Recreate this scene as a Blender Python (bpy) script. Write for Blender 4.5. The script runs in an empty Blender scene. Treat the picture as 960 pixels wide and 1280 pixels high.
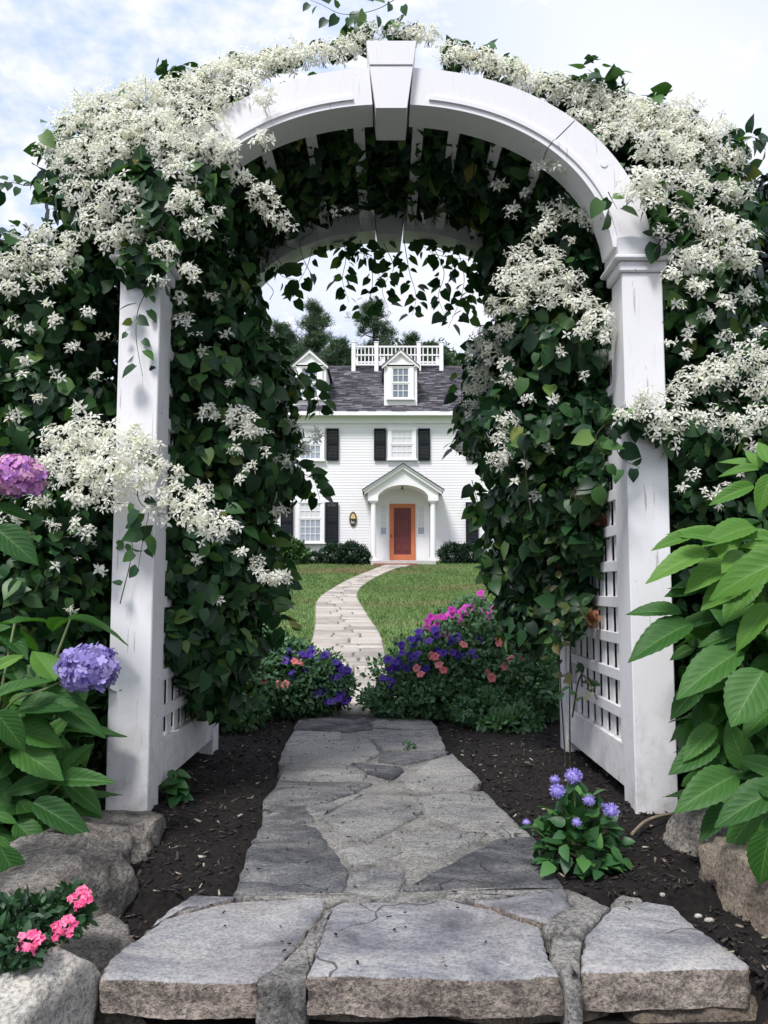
import bpy, bmesh, math, random
import numpy as np
from mathutils import Vector, Matrix, noise as mnoise
R_ = random.Random(7)
NP = np.random.default_rng(11)
rad = math.radians
scene = bpy.context.scene
col = scene.collection

# ------------------------------------------------------------------ camera
CAM_Z, PITCH, FPX = 0.65, rad(5.2), 1050.0
cam_d = bpy.data.cameras.new('camera')
cam = bpy.data.objects.new('camera', cam_d); col.objects.link(cam)
cam_d.sensor_fit = 'VERTICAL'; cam_d.sensor_height = 36.0; cam_d.lens = FPX / 1280 * 36
cam_d.clip_start = 0.05; cam_d.clip_end = 3000
cam.location = (0, 0, CAM_Z); cam.rotation_euler = (rad(90) + PITCH, 0, 0)
scene.camera = cam
scene.render.resolution_x = 768; scene.render.resolution_y = 1024

# ------------------------------------------------------------------ sky, sun, exposure
SUN_EL, SUN_AZ = rad(55), rad(-152)          # light comes from behind the camera, over its left shoulder
world = bpy.data.worlds.new('World'); scene.world = world; world.use_nodes = True
wn, wl_ = world.node_tree.nodes, world.node_tree.links
wn.clear()
def wnode(t, **k):
    n = wn.new(t)
    for a, b in k.items(): setattr(n, a, b)
    return n
w_out = wnode('ShaderNodeOutputWorld'); w_bg = wnode('ShaderNodeBackground'); w_bg.inputs['Strength'].default_value = 0.1
w_sky = wnode('ShaderNodeTexSky', sky_type='NISHITA', sun_disc=False, sun_elevation=SUN_EL, sun_rotation=SUN_AZ)
w_sky.air_density = 1.0; w_sky.dust_density = 2.0
w_tc = wnode('ShaderNodeTexCoord'); w_sep = wnode('ShaderNodeSeparateXYZ')
wl_.new(w_tc.outputs['Generated'], w_sep.inputs[0])
w_z = wnode('ShaderNodeMath', operation='MAXIMUM'); wl_.new(w_sep.outputs['Z'], w_z.inputs[0]); w_z.inputs[1].default_value = 0.0
w_za = wnode('ShaderNodeMath', operation='ADD'); wl_.new(w_z.outputs[0], w_za.inputs[0]); w_za.inputs[1].default_value = 0.28
w_div = wnode('ShaderNodeVectorMath', operation='DIVIDE')
w_cmb = wnode('ShaderNodeCombineXYZ')
for i in range(3): wl_.new(w_za.outputs[0], w_cmb.inputs[i])
wl_.new(w_tc.outputs['Generated'], w_div.inputs[0]); wl_.new(w_cmb.outputs[0], w_div.inputs[1])
w_n1 = wnode('ShaderNodeTexNoise'); w_n1.inputs['Scale'].default_value = 17.0; w_n1.inputs['Detail'].default_value = 6; w_n1.inputs['Roughness'].default_value = 0.55
w_n1.inputs['Distortion'].default_value = 0.0
w_n2 = wnode('ShaderNodeTexNoise'); w_n2.inputs['Scale'].default_value = 0.8; w_n2.inputs['Detail'].default_value = 2
wl_.new(w_div.outputs[0], w_n1.inputs['Vector'])
w_off = wnode('ShaderNodeVectorMath', operation='ADD'); w_off.inputs[1].default_value = (7.1, 4.2, 0.0)
wl_.new(w_div.outputs[0], w_off.inputs[0]); wl_.new(w_off.outputs[0], w_n2.inputs['Vector'])
w_r1 = wnode('ShaderNodeMapRange'); w_r1.inputs['From Min'].default_value = 0.34; w_r1.inputs['From Max'].default_value = 0.62
w_r1.inputs['To Min'].default_value = 0.0; w_r1.inputs['To Max'].default_value = 1.0
w_r2 = wnode('ShaderNodeMapRange'); w_r2.inputs['From Min'].default_value = 0.42; w_r2.inputs['From Max'].default_value = 0.62
wl_.new(w_n1.outputs['Fac'], w_r1.inputs['Value']); wl_.new(w_n2.outputs['Fac'], w_r2.inputs['Value'])
w_cov = wnode('ShaderNodeMath', operation='MAXIMUM'); wl_.new(w_r1.outputs[0], w_cov.inputs[0]); wl_.new(w_r2.outputs[0], w_cov.inputs[1])
w_mix = wnode('ShaderNodeMix', data_type='RGBA')
w_mix.inputs['Factor'].default_value = 0.9; wl_.new(w_sky.outputs[0], w_mix.inputs['A'])      # thin high cloud over the clear sky
w_cl = wnode('ShaderNodeMix', data_type='RGBA'); wl_.new(w_cov.outputs[0], w_cl.inputs['Factor'])
w_cl.inputs['A'].default_value = (4.6, 5.6, 7.8, 1); w_cl.inputs['B'].default_value = (7.5, 7.6, 8.2, 1)
wl_.new(w_cl.outputs['Result'], w_mix.inputs['B'])
wl_.new(w_mix.outputs['Result'], w_bg.inputs['Color']); wl_.new(w_bg.outputs[0], w_out.inputs['Surface'])

sun_d = bpy.data.lights.new('sun', 'SUN'); sun_d.energy = 2.6; sun_d.angle = rad(14); sun_d.color = (1.0, 0.975, 0.95)
sun = bpy.data.objects.new('sun', sun_d); col.objects.link(sun)
sd = Vector((math.sin(SUN_AZ) * math.cos(SUN_EL), math.cos(SUN_AZ) * math.cos(SUN_EL), math.sin(SUN_EL)))
sun.rotation_euler = (-sd).to_track_quat('-Z', 'Y').to_euler(); sun.location = (0, 0, 30)

vs = scene.view_settings
vs.view_transform = 'Standard'; vs.look = 'None'; vs.gamma = 1.0; vs.exposure = 0.55; vs.use_curve_mapping = False

# ------------------------------------------------------------------ helpers
def tag(o, label=None, cat=None, group=None, kind=None):
    if label: o['label'] = label
    if cat: o['category'] = cat
    if group: o['group'] = group
    if kind: o['kind'] = kind
    return o
def wloc(o):
    v = Vector((0, 0, 0))
    while o: v = v + o.location; o = o.parent
    return v
def put(o, parent):
    col.objects.link(o)
    if parent is not None:
        o.parent = parent; o.location = o.location - wloc(parent)
    return o
def empty(name, loc, label, cat, group=None):
    o = bpy.data.objects.new(name, None); o.location = loc; o.empty_display_size = .1
    col.objects.link(o); return tag(o, label, cat, group)
def mesh_from(name, V, F, mats, smooth=False, mi=None, rnd=None, uv=None):
    me = bpy.data.meshes.new(name)
    if isinstance(F, np.ndarray):
        V = np.asarray(V, np.float32); n = len(F); k = F.shape[1]
        me.vertices.add(len(V)); me.vertices.foreach_set('co', V.ravel())
        me.loops.add(n * k); me.loops.foreach_set('vertex_index', F.astype(np.int32).ravel())
        me.polygons.add(n); me.polygons.foreach_set('loop_start', np.arange(0, n * k, k, dtype=np.int32))
        me.update(calc_edges=True)
    else:
        me.from_pydata([tuple(v) for v in V], [], F); me.update()
    for m in (mats if isinstance(mats, (list, tuple)) else [mats]): me.materials.append(m)
    if mi is not None: me.polygons.foreach_set('material_index', np.asarray(mi, np.int32))
    if smooth: me.polygons.foreach_set('use_smooth', np.ones(len(me.polygons), bool))
    if rnd is not None:
        a = me.attributes.new('rnd', 'FLOAT', 'POINT'); a.data.foreach_set('value', np.asarray(rnd, np.float32))
    if uv is not None:
        l = me.uv_layers.new(name='UVMap')
        vi = np.empty(len(me.loops), np.int32); me.loops.foreach_get('vertex_index', vi)
        l.data.foreach_set('uv', np.asarray(uv, np.float32)[vi].ravel())
    return me
def mobj(name, V, F, mats, parent=None, **k):
    return put(bpy.data.objects.new(name, mesh_from(name, V, F, mats, **k)), parent)
def obj_of(name, me, parent=None, M=None):
    o = bpy.data.objects.new(name, me)
    if M is not None: o.matrix_basis = M
    return put(o, parent)
class MB:
    """collects boxes / tubes / quads for one mesh"""
    def __init__(s): s.V, s.F = [], []
    def add(s, V, F):
        b = len(s.V); s.V += [tuple(v) for v in V]; s.F += [tuple(i + b for i in f) for f in F]; return s
    def box(s, x0, x1, y0, y1, z0, z1, c=0.0):
        if c <= 0:
            V = [(x, y, z) for z in (z0, z1) for y in (y0, y1) for x in (x0, x1)]
            return s.add(V, [(0, 2, 3, 1), (4, 5, 7, 6), (0, 1, 5, 4), (2, 6, 7, 3), (0, 4, 6, 2), (1, 3, 7, 5)])
        bm = bmesh.new(); bmesh.ops.create_cube(bm, size=1)
        for v in bm.verts:
            v.co = ((x0 + x1) / 2 + v.co.x * (x1 - x0), (y0 + y1) / 2 + v.co.y * (y1 - y0), (z0 + z1) / 2 + v.co.z * (z1 - z0))
        bmesh.ops.bevel(bm, geom=bm.edges[:], offset=c, segments=1, affect='EDGES')
        bm.verts.index_update()
        s.add([v.co[:] for v in bm.verts], [[v.index for v in f.verts] for f in bm.faces]); bm.free(); return s
    def prism(s, pts, y0, y1):
        """polygon in x,z extruded along y"""
        n = len(pts)
        V = [(x, y0, z) for x, z in pts] + [(x, y1, z) for x, z in pts]
        F = [tuple(range(n)), tuple(range(2 * n - 1, n - 1, -1))] + [((i + 1) % n, i, i + n, (i + 1) % n + n) for i in range(n)]
        return s.add(V, F)
    def tube(s, P, r, k=6):
        P = [Vector(p) for p in P]; n = len(P)
        rr = r if isinstance(r, (list, tuple)) else [r] * n
        V, F = [], []
        for i, p in enumerate(P):
            t = (P[min(i + 1, n - 1)] - P[max(i - 1, 0)]).normalized()
            a = t.cross(Vector((0.31, 0.2, 0.93)) if abs(t.z) < .9 else Vector((1, 0, 0))).normalized(); b = t.cross(a)
            for j in range(k):
                q = 2 * math.pi * j / k; V.append(p + (a * math.cos(q) + b * math.sin(q)) * rr[i])
        for i in range(n - 1):
            for j in range(k): F.append((i * k + j, i * k + (j + 1) % k, (i + 1) * k + (j + 1) % k, (i + 1) * k + j))
        F.append(tuple(range(k - 1, -1, -1))); F.append(tuple((n - 1) * k + j for j in range(k)))
        return s.add(V, F)
    def build(s, name, mat, parent=None, **k): return mobj(name, s.V, s.F, mat, parent, **k)
def curve_pts(P, n=10):
    P = [tuple(p)[:3] for p in P]

    P = [Vector(p) for p in P]; P = [P[0] * 2 - P[1]] + P + [P[-1] * 2 - P[-2]]; out = []
    for i in range(1, len(P) - 2):
        for j in range(n):
            t = j / n; a, b, c, d = P[i - 1:i + 3]
            out.append(.5 * ((2 * b) + (c - a) * t + (2 * a - 5 * b + 4 * c - d) * t * t + (3 * b - a - 3 * c + d) * t ** 3))
    out.append(P[-2]); return out
def hill(y): return .00273 * np.maximum(0, np.minimum(y, 31) - 6) ** 2

# ------------------------------------------------------------------ materials
def nmat(name):
    m = bpy.data.materials.new(name); m.use_nodes = True
    return m, m.node_tree.nodes, m.node_tree.links, m.node_tree.nodes['Principled BSDF']
def ramp(n, stops):
    r = n.new('ShaderNodeValToRGB'); e = r.color_ramp.elements
    e[0].position, e[0].color = stops[0][0], (*stops[0][1], 1); e[1].position, e[1].color = stops[-1][0], (*stops[-1][1], 1)
    for p, c in stops[1:-1]:
        x = e.new(p); x.color = (*c, 1)
    return r
def tnoise(n, l, scale, detail=5, rough=.6, vec=None, dist=0.0):
    t = n.new('ShaderNodeTexNoise'); t.inputs['Scale'].default_value = scale; t.inputs['Detail'].default_value = detail
    t.inputs['Roughness'].default_value = rough; t.inputs['Distortion'].default_value = dist
    if vec is None: vec = geo(n)
    l.new(vec, t.inputs['Vector']); return t.outputs['Fac']
def geo(n): return n.new('ShaderNodeNewGeometry').outputs['Position']
def vscale(n, l, v, s):
    m = n.new('ShaderNodeVectorMath'); m.operation = 'MULTIPLY'; l.new(v, m.inputs[0]); m.inputs[1].default_value = s; return m.outputs[0]
def math_(n, l, op, a, b=None, clamp=False):
    m = n.new('ShaderNodeMath'); m.operation = op; m.use_clamp = clamp
    for i, x in enumerate((a, b)):
        if x is None: continue
        if isinstance(x, (int, float)): m.inputs[i].default_value = x
        else: l.new(x, m.inputs[i])
    return m.outputs[0]
def mixc(n, l, f, a, b, mode='MIX'):
    m = n.new('ShaderNodeMix'); m.data_type = 'RGBA'; m.blend_type = mode
    for k, x in (('Factor', f), ('A', a), ('B', b)):
        if isinstance(x, (int, float)): m.inputs[k].default_value = x
        elif isinstance(x, tuple): m.inputs[k].default_value = (*x, 1)
        else: l.new(x, m.inputs[k])
    return m.outputs['Result']
def bump(n, l, b, h, strength=.4, dist=.01):
    x = n.new('ShaderNodeBump'); x.inputs['Strength'].default_value = strength; x.inputs['Distance'].default_value = dist
    l.new(h, x.inputs['Height']); l.new(x.outputs[0], b.inputs['Normal']); return x
def rnd_of(n, l):
    a = n.new('ShaderNodeAttribute'); a.attribute_name = 'rnd'
    o = n.new('ShaderNodeObjectInfo')
    return math_(n, l, 'FRACT', math_(n, l, 'ADD', a.outputs['Fac'], o.outputs['Random']))
def simple(name, c, rough=.6, metallic=0, spec=.5):
    m, n, l, b = nmat(name); b.inputs['Base Color'].default_value = (*c, 1); b.inputs['Roughness'].default_value = rough
    b.inputs['Metallic'].default_value = metallic; b.inputs['Specular IOR Level'].default_value = spec; return m
def noisy(name, stops, scale, rough=.8, bs=None, bstr=.4, bd=.01, detail=6, spec=.3):
    m, n, l, b = nmat(name); r = ramp(n, stops); l.new(tnoise(n, l, scale, detail), r.inputs[0]); l.new(r.outputs[0], b.inputs['Base Color'])
    b.inputs['Roughness'].default_value = rough; b.inputs['Specular IOR Level'].default_value = spec
    if bs: bump(n, l, b, tnoise(n, l, bs, 8, .7), bstr, bd)
    return m
def leafmat(name, stops, rough=.45, trans=.25, tint=(1.3, 1.5, .5), veins=False, spec=.4, blotch=0.0):
    m, n, l, b = nmat(name); r = ramp(n, stops); l.new(rnd_of(n, l), r.inputs[0]); c = r.outputs[0]
    if blotch:
        c = mixc(n, l, math_(n, l, 'MULTIPLY', tnoise(n, l, 6, 3), blotch), c, mixc(n, l, 1.0, c, (.45, .5, .5), 'MULTIPLY'))
    if veins:
        u = n.new('ShaderNodeUVMap'); s = n.new('ShaderNodeSeparateXYZ'); l.new(u.outputs[0], s.inputs[0])
        av = math_(n, l, 'ABSOLUTE', s.outputs[1])
        rib = math_(n, l, 'LESS_THAN', av, .035)
        ph = math_(n, l, 'SUBTRACT', s.outputs[0], math_(n, l, 'MULTIPLY', av, .32))
        fr = math_(n, l, 'FRACT', math_(n, l, 'MULTIPLY', ph, 8.5))
        d = math_(n, l, 'ABSOLUTE', math_(n, l, 'SUBTRACT', fr, .5))
        side = math_(n, l, 'MULTIPLY', math_(n, l, 'LESS_THAN', d, .045), .6)
        v = math_(n, l, 'MAXIMUM', rib, side)
        c = mixc(n, l, math_(n, l, 'MULTIPLY', v, .42), c, mixc(n, l, 1.0, mixc(n, l, 0.5, c, (.25, .4, .1)), (1.3, 1.3, 1.3), 'MULTIPLY'))
        h = math_(n, l, 'ADD', math_(n, l, 'MULTIPLY', math_(n, l, 'POWER', math_(n, l, 'MULTIPLY', d, 2), .5), -1.0), math_(n, l, 'MULTIPLY', tnoise(n, l, 90, 2), .5))
        bump(n, l, b, h, .25, .003)
    l.new(c, b.inputs['Base Color']); b.inputs['Roughness'].default_value = rough; b.inputs['Specular IOR Level'].default_value = spec
    t = n.new('ShaderNodeBsdfTranslucent'); l.new(mixc(n, l, 1.0, c, tint, 'MULTIPLY'), t.inputs['Color'])
    x = n.new('ShaderNodeMixShader'); x.inputs[0].default_value = trans
    l.new(b.outputs[0], x.inputs[1]); l.new(t.outputs[0], x.inputs[2]); l.new(x.outputs[0], n['Material Output'].inputs['Surface'])
    return m

# white exterior paint: faint grain, grime, nicks down to the wood
def paint(name, base=(.8, .785, .8), wear=.5, grain=(6, 6, .8), soil=0.0):
    m, n, l, b = nmat(name); p = geo(n)
    c = mixc(n, l, math_(n, l, 'MULTIPLY', tnoise(n, l, 3.5, 6, .65, p), .35), base, (base[0] * .83, base[1] * .84, base[2] * .84))
    g = tnoise(n, l, 9, 6, .7, vscale(n, l, p, grain))
    rg = ramp(n, [(.57, (0, 0, 0)), (.72, (1, 1, 1))]); l.new(g, rg.inputs[0])
    c = mixc(n, l, math_(n, l, 'MULTIPLY', rg.outputs[0], .3), c, (.5, .49, .45))
    w = tnoise(n, l, 38, 3, .6, p); rw = ramp(n, [(.715, (0, 0, 0)), (.74, (1, 1, 1))]); l.new(w, rw.inputs[0])
    c = mixc(n, l, math_(n, l, 'MULTIPLY', rw.outputs[0], wear), c, (.16, .12, .09))
    h = math_(n, l, 'ADD', math_(n, l, 'MULTIPLY', g, .6), math_(n, l, 'MULTIPLY', rw.outputs[0], -.5))
    if soil:
        cr = tnoise(n, l, 14, 3, .6, vscale(n, l, p, (7, 7, .35))); rc = ramp(n, [(.685, (0, 0, 0)), (.7, (1, 1, 1))]); l.new(cr, rc.inputs[0])     # checks along the grain
        c = mixc(n, l, math_(n, l, 'MULTIPLY', rc.outputs[0], .5), c, (.2, .17, .14)); h = math_(n, l, 'ADD', h, math_(n, l, 'MULTIPLY', rc.outputs[0], -.8))
        z = n.new('ShaderNodeSeparateXYZ'); l.new(p, z.inputs[0])
        lo = n.new('ShaderNodeMapRange'); lo.inputs['From Min'].default_value = .42; lo.inputs['From Max'].default_value = .0; l.new(z.outputs[2], lo.inputs['Value'])
        sp = ramp(n, [(.45, (0, 0, 0)), (.75, (1, 1, 1))]); l.new(tnoise(n, l, 16, 6, .75, p), sp.inputs[0])
        splash = math_(n, l, 'MULTIPLY', math_(n, l, 'MULTIPLY', lo.outputs[0], math_(n, l, 'ADD', sp.outputs[0], .12)), soil)      # soil splashed up from the bed
        c = mixc(n, l, splash, c, (.17, .14, .10))
    l.new(c, b.inputs['Base Color']); b.inputs['Roughness'].default_value = .6; b.inputs['Specular IOR Level'].default_value = .3
    bump(n, l, b, h, .4, .004)
    return m
M_paint = paint('white_post_paint', wear=.85, soil=.6)
M_house = paint('house_white_paint', base=(.81, .79, .8), wear=.0, grain=(.5, .5, 3))
M_trim = simple('house_trim_paint', (.81, .79, .8), .5)

def stonemat(name, stops, sc=5, streak=(1, 3, 1), speck=.25, bstr=.6, bd=.012, rough=.8, vary=.45, warmth=.4, crack=0.0):
    m, n, l, b = nmat(name); p = geo(n); o = n.new('ShaderNodeObjectInfo').outputs['Random']
    off = n.new('ShaderNodeVectorMath'); off.operation = 'ADD'; l.new(p, off.inputs[0])
    cx = n.new('ShaderNodeCombineXYZ'); l.new(math_(n, l, 'MULTIPLY', o, 37.0), cx.inputs[0]); l.new(math_(n, l, 'MULTIPLY', o, 91.0), cx.inputs[1]); l.new(cx.outputs[0], off.inputs[1])
    q = off.outputs[0]
    big = tnoise(n, l, sc, 9, .72, vscale(n, l, q, streak), .5)
    sh = math_(n, l, 'ADD', big, math_(n, l, 'MULTIPLY', math_(n, l, 'SUBTRACT', o, .5), vary))
    r = ramp(n, stops); l.new(sh, r.inputs[0]); c = r.outputs[0]
    warm = ramp(n, [(.45, (0, 0, 0)), (.7, (1, 1, 1))]); l.new(tnoise(n, l, 4.2, 4, .6, q), warm.inputs[0])
    c = mixc(n, l, math_(n, l, 'MULTIPLY', warm.outputs[0], warmth), c, mixc(n, l, 1.0, c, (1.16, .98, .8), 'MULTIPLY'))
    fine = tnoise(n, l, 130, 4, .75, q); rf = ramp(n, [(.38, (.35, .35, .35)), (.5, (1, 1, 1)), (.62, (1.45, 1.42, 1.35))]); l.new(fine, rf.inputs[0])
    c = mixc(n, l, speck, c, mixc(n, l, 1.0, c, rf.outputs[0], 'MULTIPLY'))
    l.new(c, b.inputs['Base Color']); b.inputs['Roughness'].default_value = rough; b.inputs['Specular IOR Level'].default_value = .3
    h = math_(n, l, 'ADD', big, math_(n, l, 'MULTIPLY', fine, .25))
    h = math_(n, l, 'ADD', h, math_(n, l, 'MULTIPLY', tnoise(n, l, 28, 6, .7, q), .4))
    if crack:
        wv = n.new('ShaderNodeVectorMath'); wv.operation = 'ADD'; l.new(q, wv.inputs[0])
        wn_ = n.new('ShaderNodeTexNoise'); wn_.inputs['Scale'].default_value = 9; l.new(q, wn_.inputs['Vector']); l.new(vscale(n, l, wn_.outputs['Color'], (.16, .16, .16)), wv.inputs[1])
        vo = n.new('ShaderNodeTexVoronoi'); vo.voronoi_dimensions = '2D'; vo.feature = 'DISTANCE_TO_EDGE'; vo.inputs['Scale'].default_value = crack; l.new(wv.outputs[0], vo.inputs['Vector'])
        ln = math_(n, l, 'LESS_THAN', vo.outputs['Distance'], .007)
        gate = math_(n, l, 'GREATER_THAN', tnoise(n, l, 2.6, 2, .5, q), .53); ln = math_(n, l, 'MULTIPLY', ln, gate)
        c = mixc(n, l, math_(n, l, 'MULTIPLY', ln, .75), c, (.03, .028, .026)); l.new(c, b.inputs['Base Color']); h = math_(n, l, 'ADD', h, math_(n, l, 'MULTIPLY', ln, -.6))
        st_ = ramp(n, [(.5, (0, 0, 0)), (.66, (1, 1, 1))]); l.new(tnoise(n, l, 2.1, 5, .7, q), st_.inputs[0])
        c = mixc(n, l, math_(n, l, 'MULTIPLY', st_.outputs[0], .45), c, mixc(n, l, 1.0, c, (.5, .5, .56), 'MULTIPLY')); l.new(c, b.inputs['Base Color'])
    bump(n, l, b, h, bstr, bd); return m
M_flag = stonemat('bluestone_flag', [(.24, (.075, .078, .088)), (.39, (.19, .193, .205)), (.5, (.32, .318, .32)), (.68, (.48, .465, .445))], 5, (1, 1.5, 1), .7, 1.0, .045, vary=.42, warmth=.2, crack=3.2)
M_slab = stonemat('slab_top', [(.26, (.085, .088, .105)), (.42, (.21, .212, .235)), (.54, (.34, .336, .345)), (.72, (.46, .44, .42))], 4.5, (1, 1.4, 1), .5, .9, .02, vary=.1, warmth=.3, crack=2.6)
M_face = stonemat('granite_face', [(.25, (.06, .055, .05)), (.43, (.25, .21, .185)), (.58, (.45, .385, .335)), (.8, (.6, .53, .47))], 16, (1, 1, 1.3), .9, 1.0, .03, vary=.1, warmth=.15)
M_rock = stonemat('boulder_granite', [(.3, (.05, .048, .048)), (.42, (.2, .188, .175)), (.53, (.37, .34, .31)), (.68, (.54, .5, .46))], 7, (1, 1, 2.2), .85, 1.0, .07, vary=.1, warmth=.25)
M_pale = stonemat('pale_granite', [(.2, (.2, .19, .18)), (.45, (.36, .345, .32)), (.7, (.5, .48, .44))], 8, (1, 1, 1), .8, .8, .015, vary=.05)
M_tan = stonemat('tan_granite', [(.22, (.07, .06, .05)), (.42, (.2, .165, .13)), (.6, (.36, .3, .235)), (.8, (.46, .4, .33))], 7, (1, 1, 1), .7, 1.0, .03, vary=.1)
M_walk = stonemat('walk_stone', [(.15, (.2, .185, .165)), (.45, (.36, .33, .295)), (.85, (.5, .46, .41))], 5, (1, 2, 1), .3, .5, .01, vary=.5)
M_mortar = stonemat('mortar', [(.28, (.085, .083, .08)), (.46, (.215, .208, .198)), (.7, (.37, .355, .335))], 9, (1, 1, 1), .9, 1.0, .02, vary=0, warmth=.1)
M_wmortar = noisy('walk_mortar', [(.3, (.1, .085, .07)), (.7, (.22, .2, .17))], 6, .9, 60, .6)
M_dark = stonemat('riser_stone', [(.25, (.05, .045, .04)), (.5, (.17, .14, .11)), (.8, (.32, .26, .2))], 9, (1, 1, 1), .8, 1.0, .03, vary=.2)
M_mulch = noisy('mulch', [(.3, (.008, .006, .006)), (.55, (.022, .017, .016)), (.75, (.05, .04, .036))], 70, .95, 140, 1.0, .02)
M_chip = leafmat('bark_chip', [(0, (.006, .005, .005)), (.55, (.02, .015, .014)), (.82, (.05, .036, .03)), (.94, (.12, .09, .07)), (.97, (.32, .27, .2)), (1, (.45, .4, .32))], .9, 0.0)
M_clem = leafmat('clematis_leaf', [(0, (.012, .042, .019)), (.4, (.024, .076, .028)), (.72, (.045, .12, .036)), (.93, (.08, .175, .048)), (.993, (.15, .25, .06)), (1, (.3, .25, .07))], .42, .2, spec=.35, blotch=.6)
M_young = leafmat('young_clematis_leaf', [(0, (.07, .16, .035)), (1, (.16, .28, .06))], .4, .3)
M_petal = leafmat('white_petal', [(0, (.88, .87, .74)), (.3, (.94, .935, .87)), (.85, (.95, .95, .9)), (1, (.84, .86, .68))], .6, .5, (1.0, 1.0, .95), spec=.2)
M_stem = noisy('vine_stem', [(.3, (.03, .035, .018)), (.7, (.08, .07, .035))], 30, .8)
M_twig = noisy('twig_bark', [(.3, (.2, .16, .11)), (.7, (.34, .28, .2))], 40, .9)
M_hyd = leafmat('hydrangea_leaf', [(0, (.02, .075, .018)), (.5, (.036, .115, .024)), (1, (.058, .16, .032))], .5, .3, veins=True, spec=.25)
M_hydy = leafmat('hydrangea_leaf_young', [(0, (.08, .2, .032)), (1, (.13, .27, .052))], .5, .34, veins=True, spec=.25)
M_hstem = simple('hydrangea_stem', (.12, .16, .05), .6)
M_violet = leafmat('violet_floret', [(0, (.27, .22, .56)), (.5, (.38, .32, .66)), (1, (.5, .43, .74))], .6, .25, (1, 1, 1))
M_pinkv = leafmat('pink_violet_floret', [(0, (.42, .2, .6)), (.5, (.6, .26, .55)), (1, (.66, .4, .5))], .6, .25, (1, 1, 1))
M_purple = leafmat('purple_petunia', [(0, (.03, .012, .2)), (.6, (.06, .02, .3)), (1, (.12, .04, .38))], .6, .2, (1, 1, 1))
M_magenta = leafmat('magenta_petunia', [(0, (.4, .02, .3)), (.6, (.55, .04, .42)), (1, (.65, .12, .5))], .6, .25, (1, 1, 1))
M_salmon = leafmat('salmon_flower', [(0, (.75, .16, .17)), (1, (.82, .3, .3))], .6, .25, (1, 1, 1))
M_hot = leafmat('hot_pink_flower', [(0, (.85, .09, .27)), (.6, (.9, .16, .36)), (1, (.92, .32, .48))], .6, .25, (1, 1, 1))
M_ager = leafmat('ageratum_bloom', [(0, (.28, .24, .66)), (1, (.46, .38, .78))], .7, .25, (1, 1, 1))
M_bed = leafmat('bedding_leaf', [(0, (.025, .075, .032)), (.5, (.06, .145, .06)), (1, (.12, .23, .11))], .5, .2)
M_agl = leafmat('ageratum_leaf', [(0, (.025, .085, .03)), (.6, (.045, .13, .04)), (1, (.08, .2, .05))], .45, .22)
M_verb = leafmat('verbena_leaf', [(0, (.012, .045, .02)), (1, (.04, .1, .04))], .5, .2)
M_rosel = leafmat('rose_leaf', [(0, (.012, .035, .016)), (.7, (.03, .075, .024)), (1, (.12, .1, .03))], .4, .18)
M_roseb = leafmat('faded_rose', [(0, (.28, .14, .06)), (.5, (.36, .1, .09)), (1, (.42, .32, .14))], .7, .25, (1, 1, 1))
M_yew = leafmat('yew_leaf', [(0, (.008, .024, .014)), (.7, (.016, .046, .022)), (1, (.03, .075, .03))], .6, .1)
M_shrub = leafmat('shrub_leaf', [(0, (.03, .075, .025)), (.6, (.055, .12, .04)), (1, (.1, .18, .06))], .5, .2)
M_pine = leafmat('pine_needle', [(0, (.03, .065, .034)), (.6, (.05, .1, .048)), (1, (.085, .14, .06))], .6, .1)
M_decid = leafmat('tree_leaf', [(0, (.02, .05, .02)), (.6, (.04, .085, .03)), (1, (.06, .12, .04))], .5, .2)
M_darkt = leafmat('dark_tree_leaf', [(0, (.006, .014, .016)), (1, (.018, .034, .034))], .5, .1)
M_bark = noisy('bark', [(.3, (.04, .03, .022)), (.7, (.1, .08, .06))], 12, .9, 30, .8, .03)

def lawnmat():
    m, n, l, b = nmat('lawn'); p = geo(n)
    r = ramp(n, [(.3, (.10, .172, .055)), (.5, (.145, .228, .075)), (.7, (.2, .285, .105))]); l.new(tnoise(n, l, .9, 6, .7, vscale(n, l, p, (1, .7, 1))), r.inputs[0])
    dry = ramp(n, [(.55, (0, 0, 0)), (.68, (1, 1, 1))]); l.new(tnoise(n, l, .33, 3, .55, vscale(n, l, p, (.55, 1.1, 1))), dry.inputs[0])
    c = mixc(n, l, math_(n, l, 'MULTIPLY', dry.outputs[0], .75), r.outputs[0], (.26, .2, .11))
    fine = tnoise(n, l, 60, 3, .7, p); c = mixc(n, l, .3, c, mixc(n, l, 1.0, c, fine, 'MULTIPLY'))
    l.new(c, b.inputs['Base Color']); b.inputs['Roughness'].default_value = .85; b.inputs['Specular IOR Level'].default_value = .15
    return m
M_lawn = lawnmat()

# ------------------------------------------------------------------ ground
xs = np.unique(np.concatenate([np.linspace(-14, 14, 113), np.array([-400, -200, -100, -60, -40, -28, -20, 20, 28, 40, 60, 100, 200, 400])]))
ys = np.unique(np.concatenate([np.array([-300, -100, -40, -15, -6, -2, 0, 1.0, 1.5, 1.62]), np.linspace(2, 34, 129), np.array([40, 50, 70, 100, 160, 300, 700, 1500])]))
X, Y = np.meshgrid(xs, ys)
def vnoise(x, y, s=1.0): return np.sin(x * 1.7 * s + 1.3 * np.sin(y * 1.1 * s)) * np.sin(y * 1.9 * s + 1.7 * np.sin(x * .8 * s + .5))
Z = hill(Y) - .035 + .03 * vnoise(X, Y, .35) * (Y > 7) * (Y < 34)
Z = np.where(Y < 5.0, -.3, Z)
Z = np.where(Y < 1.55, -.85, Z)
V = np.stack([X, Y, Z], -1).reshape(-1, 3); nx = len(xs)
I = np.arange(len(V)).reshape(X.shape)
F = np.stack([I[:-1, :-1], I[:-1, 1:], I[1:, 1:], I[1:, :-1]], -1).reshape(-1, 4)
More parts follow.
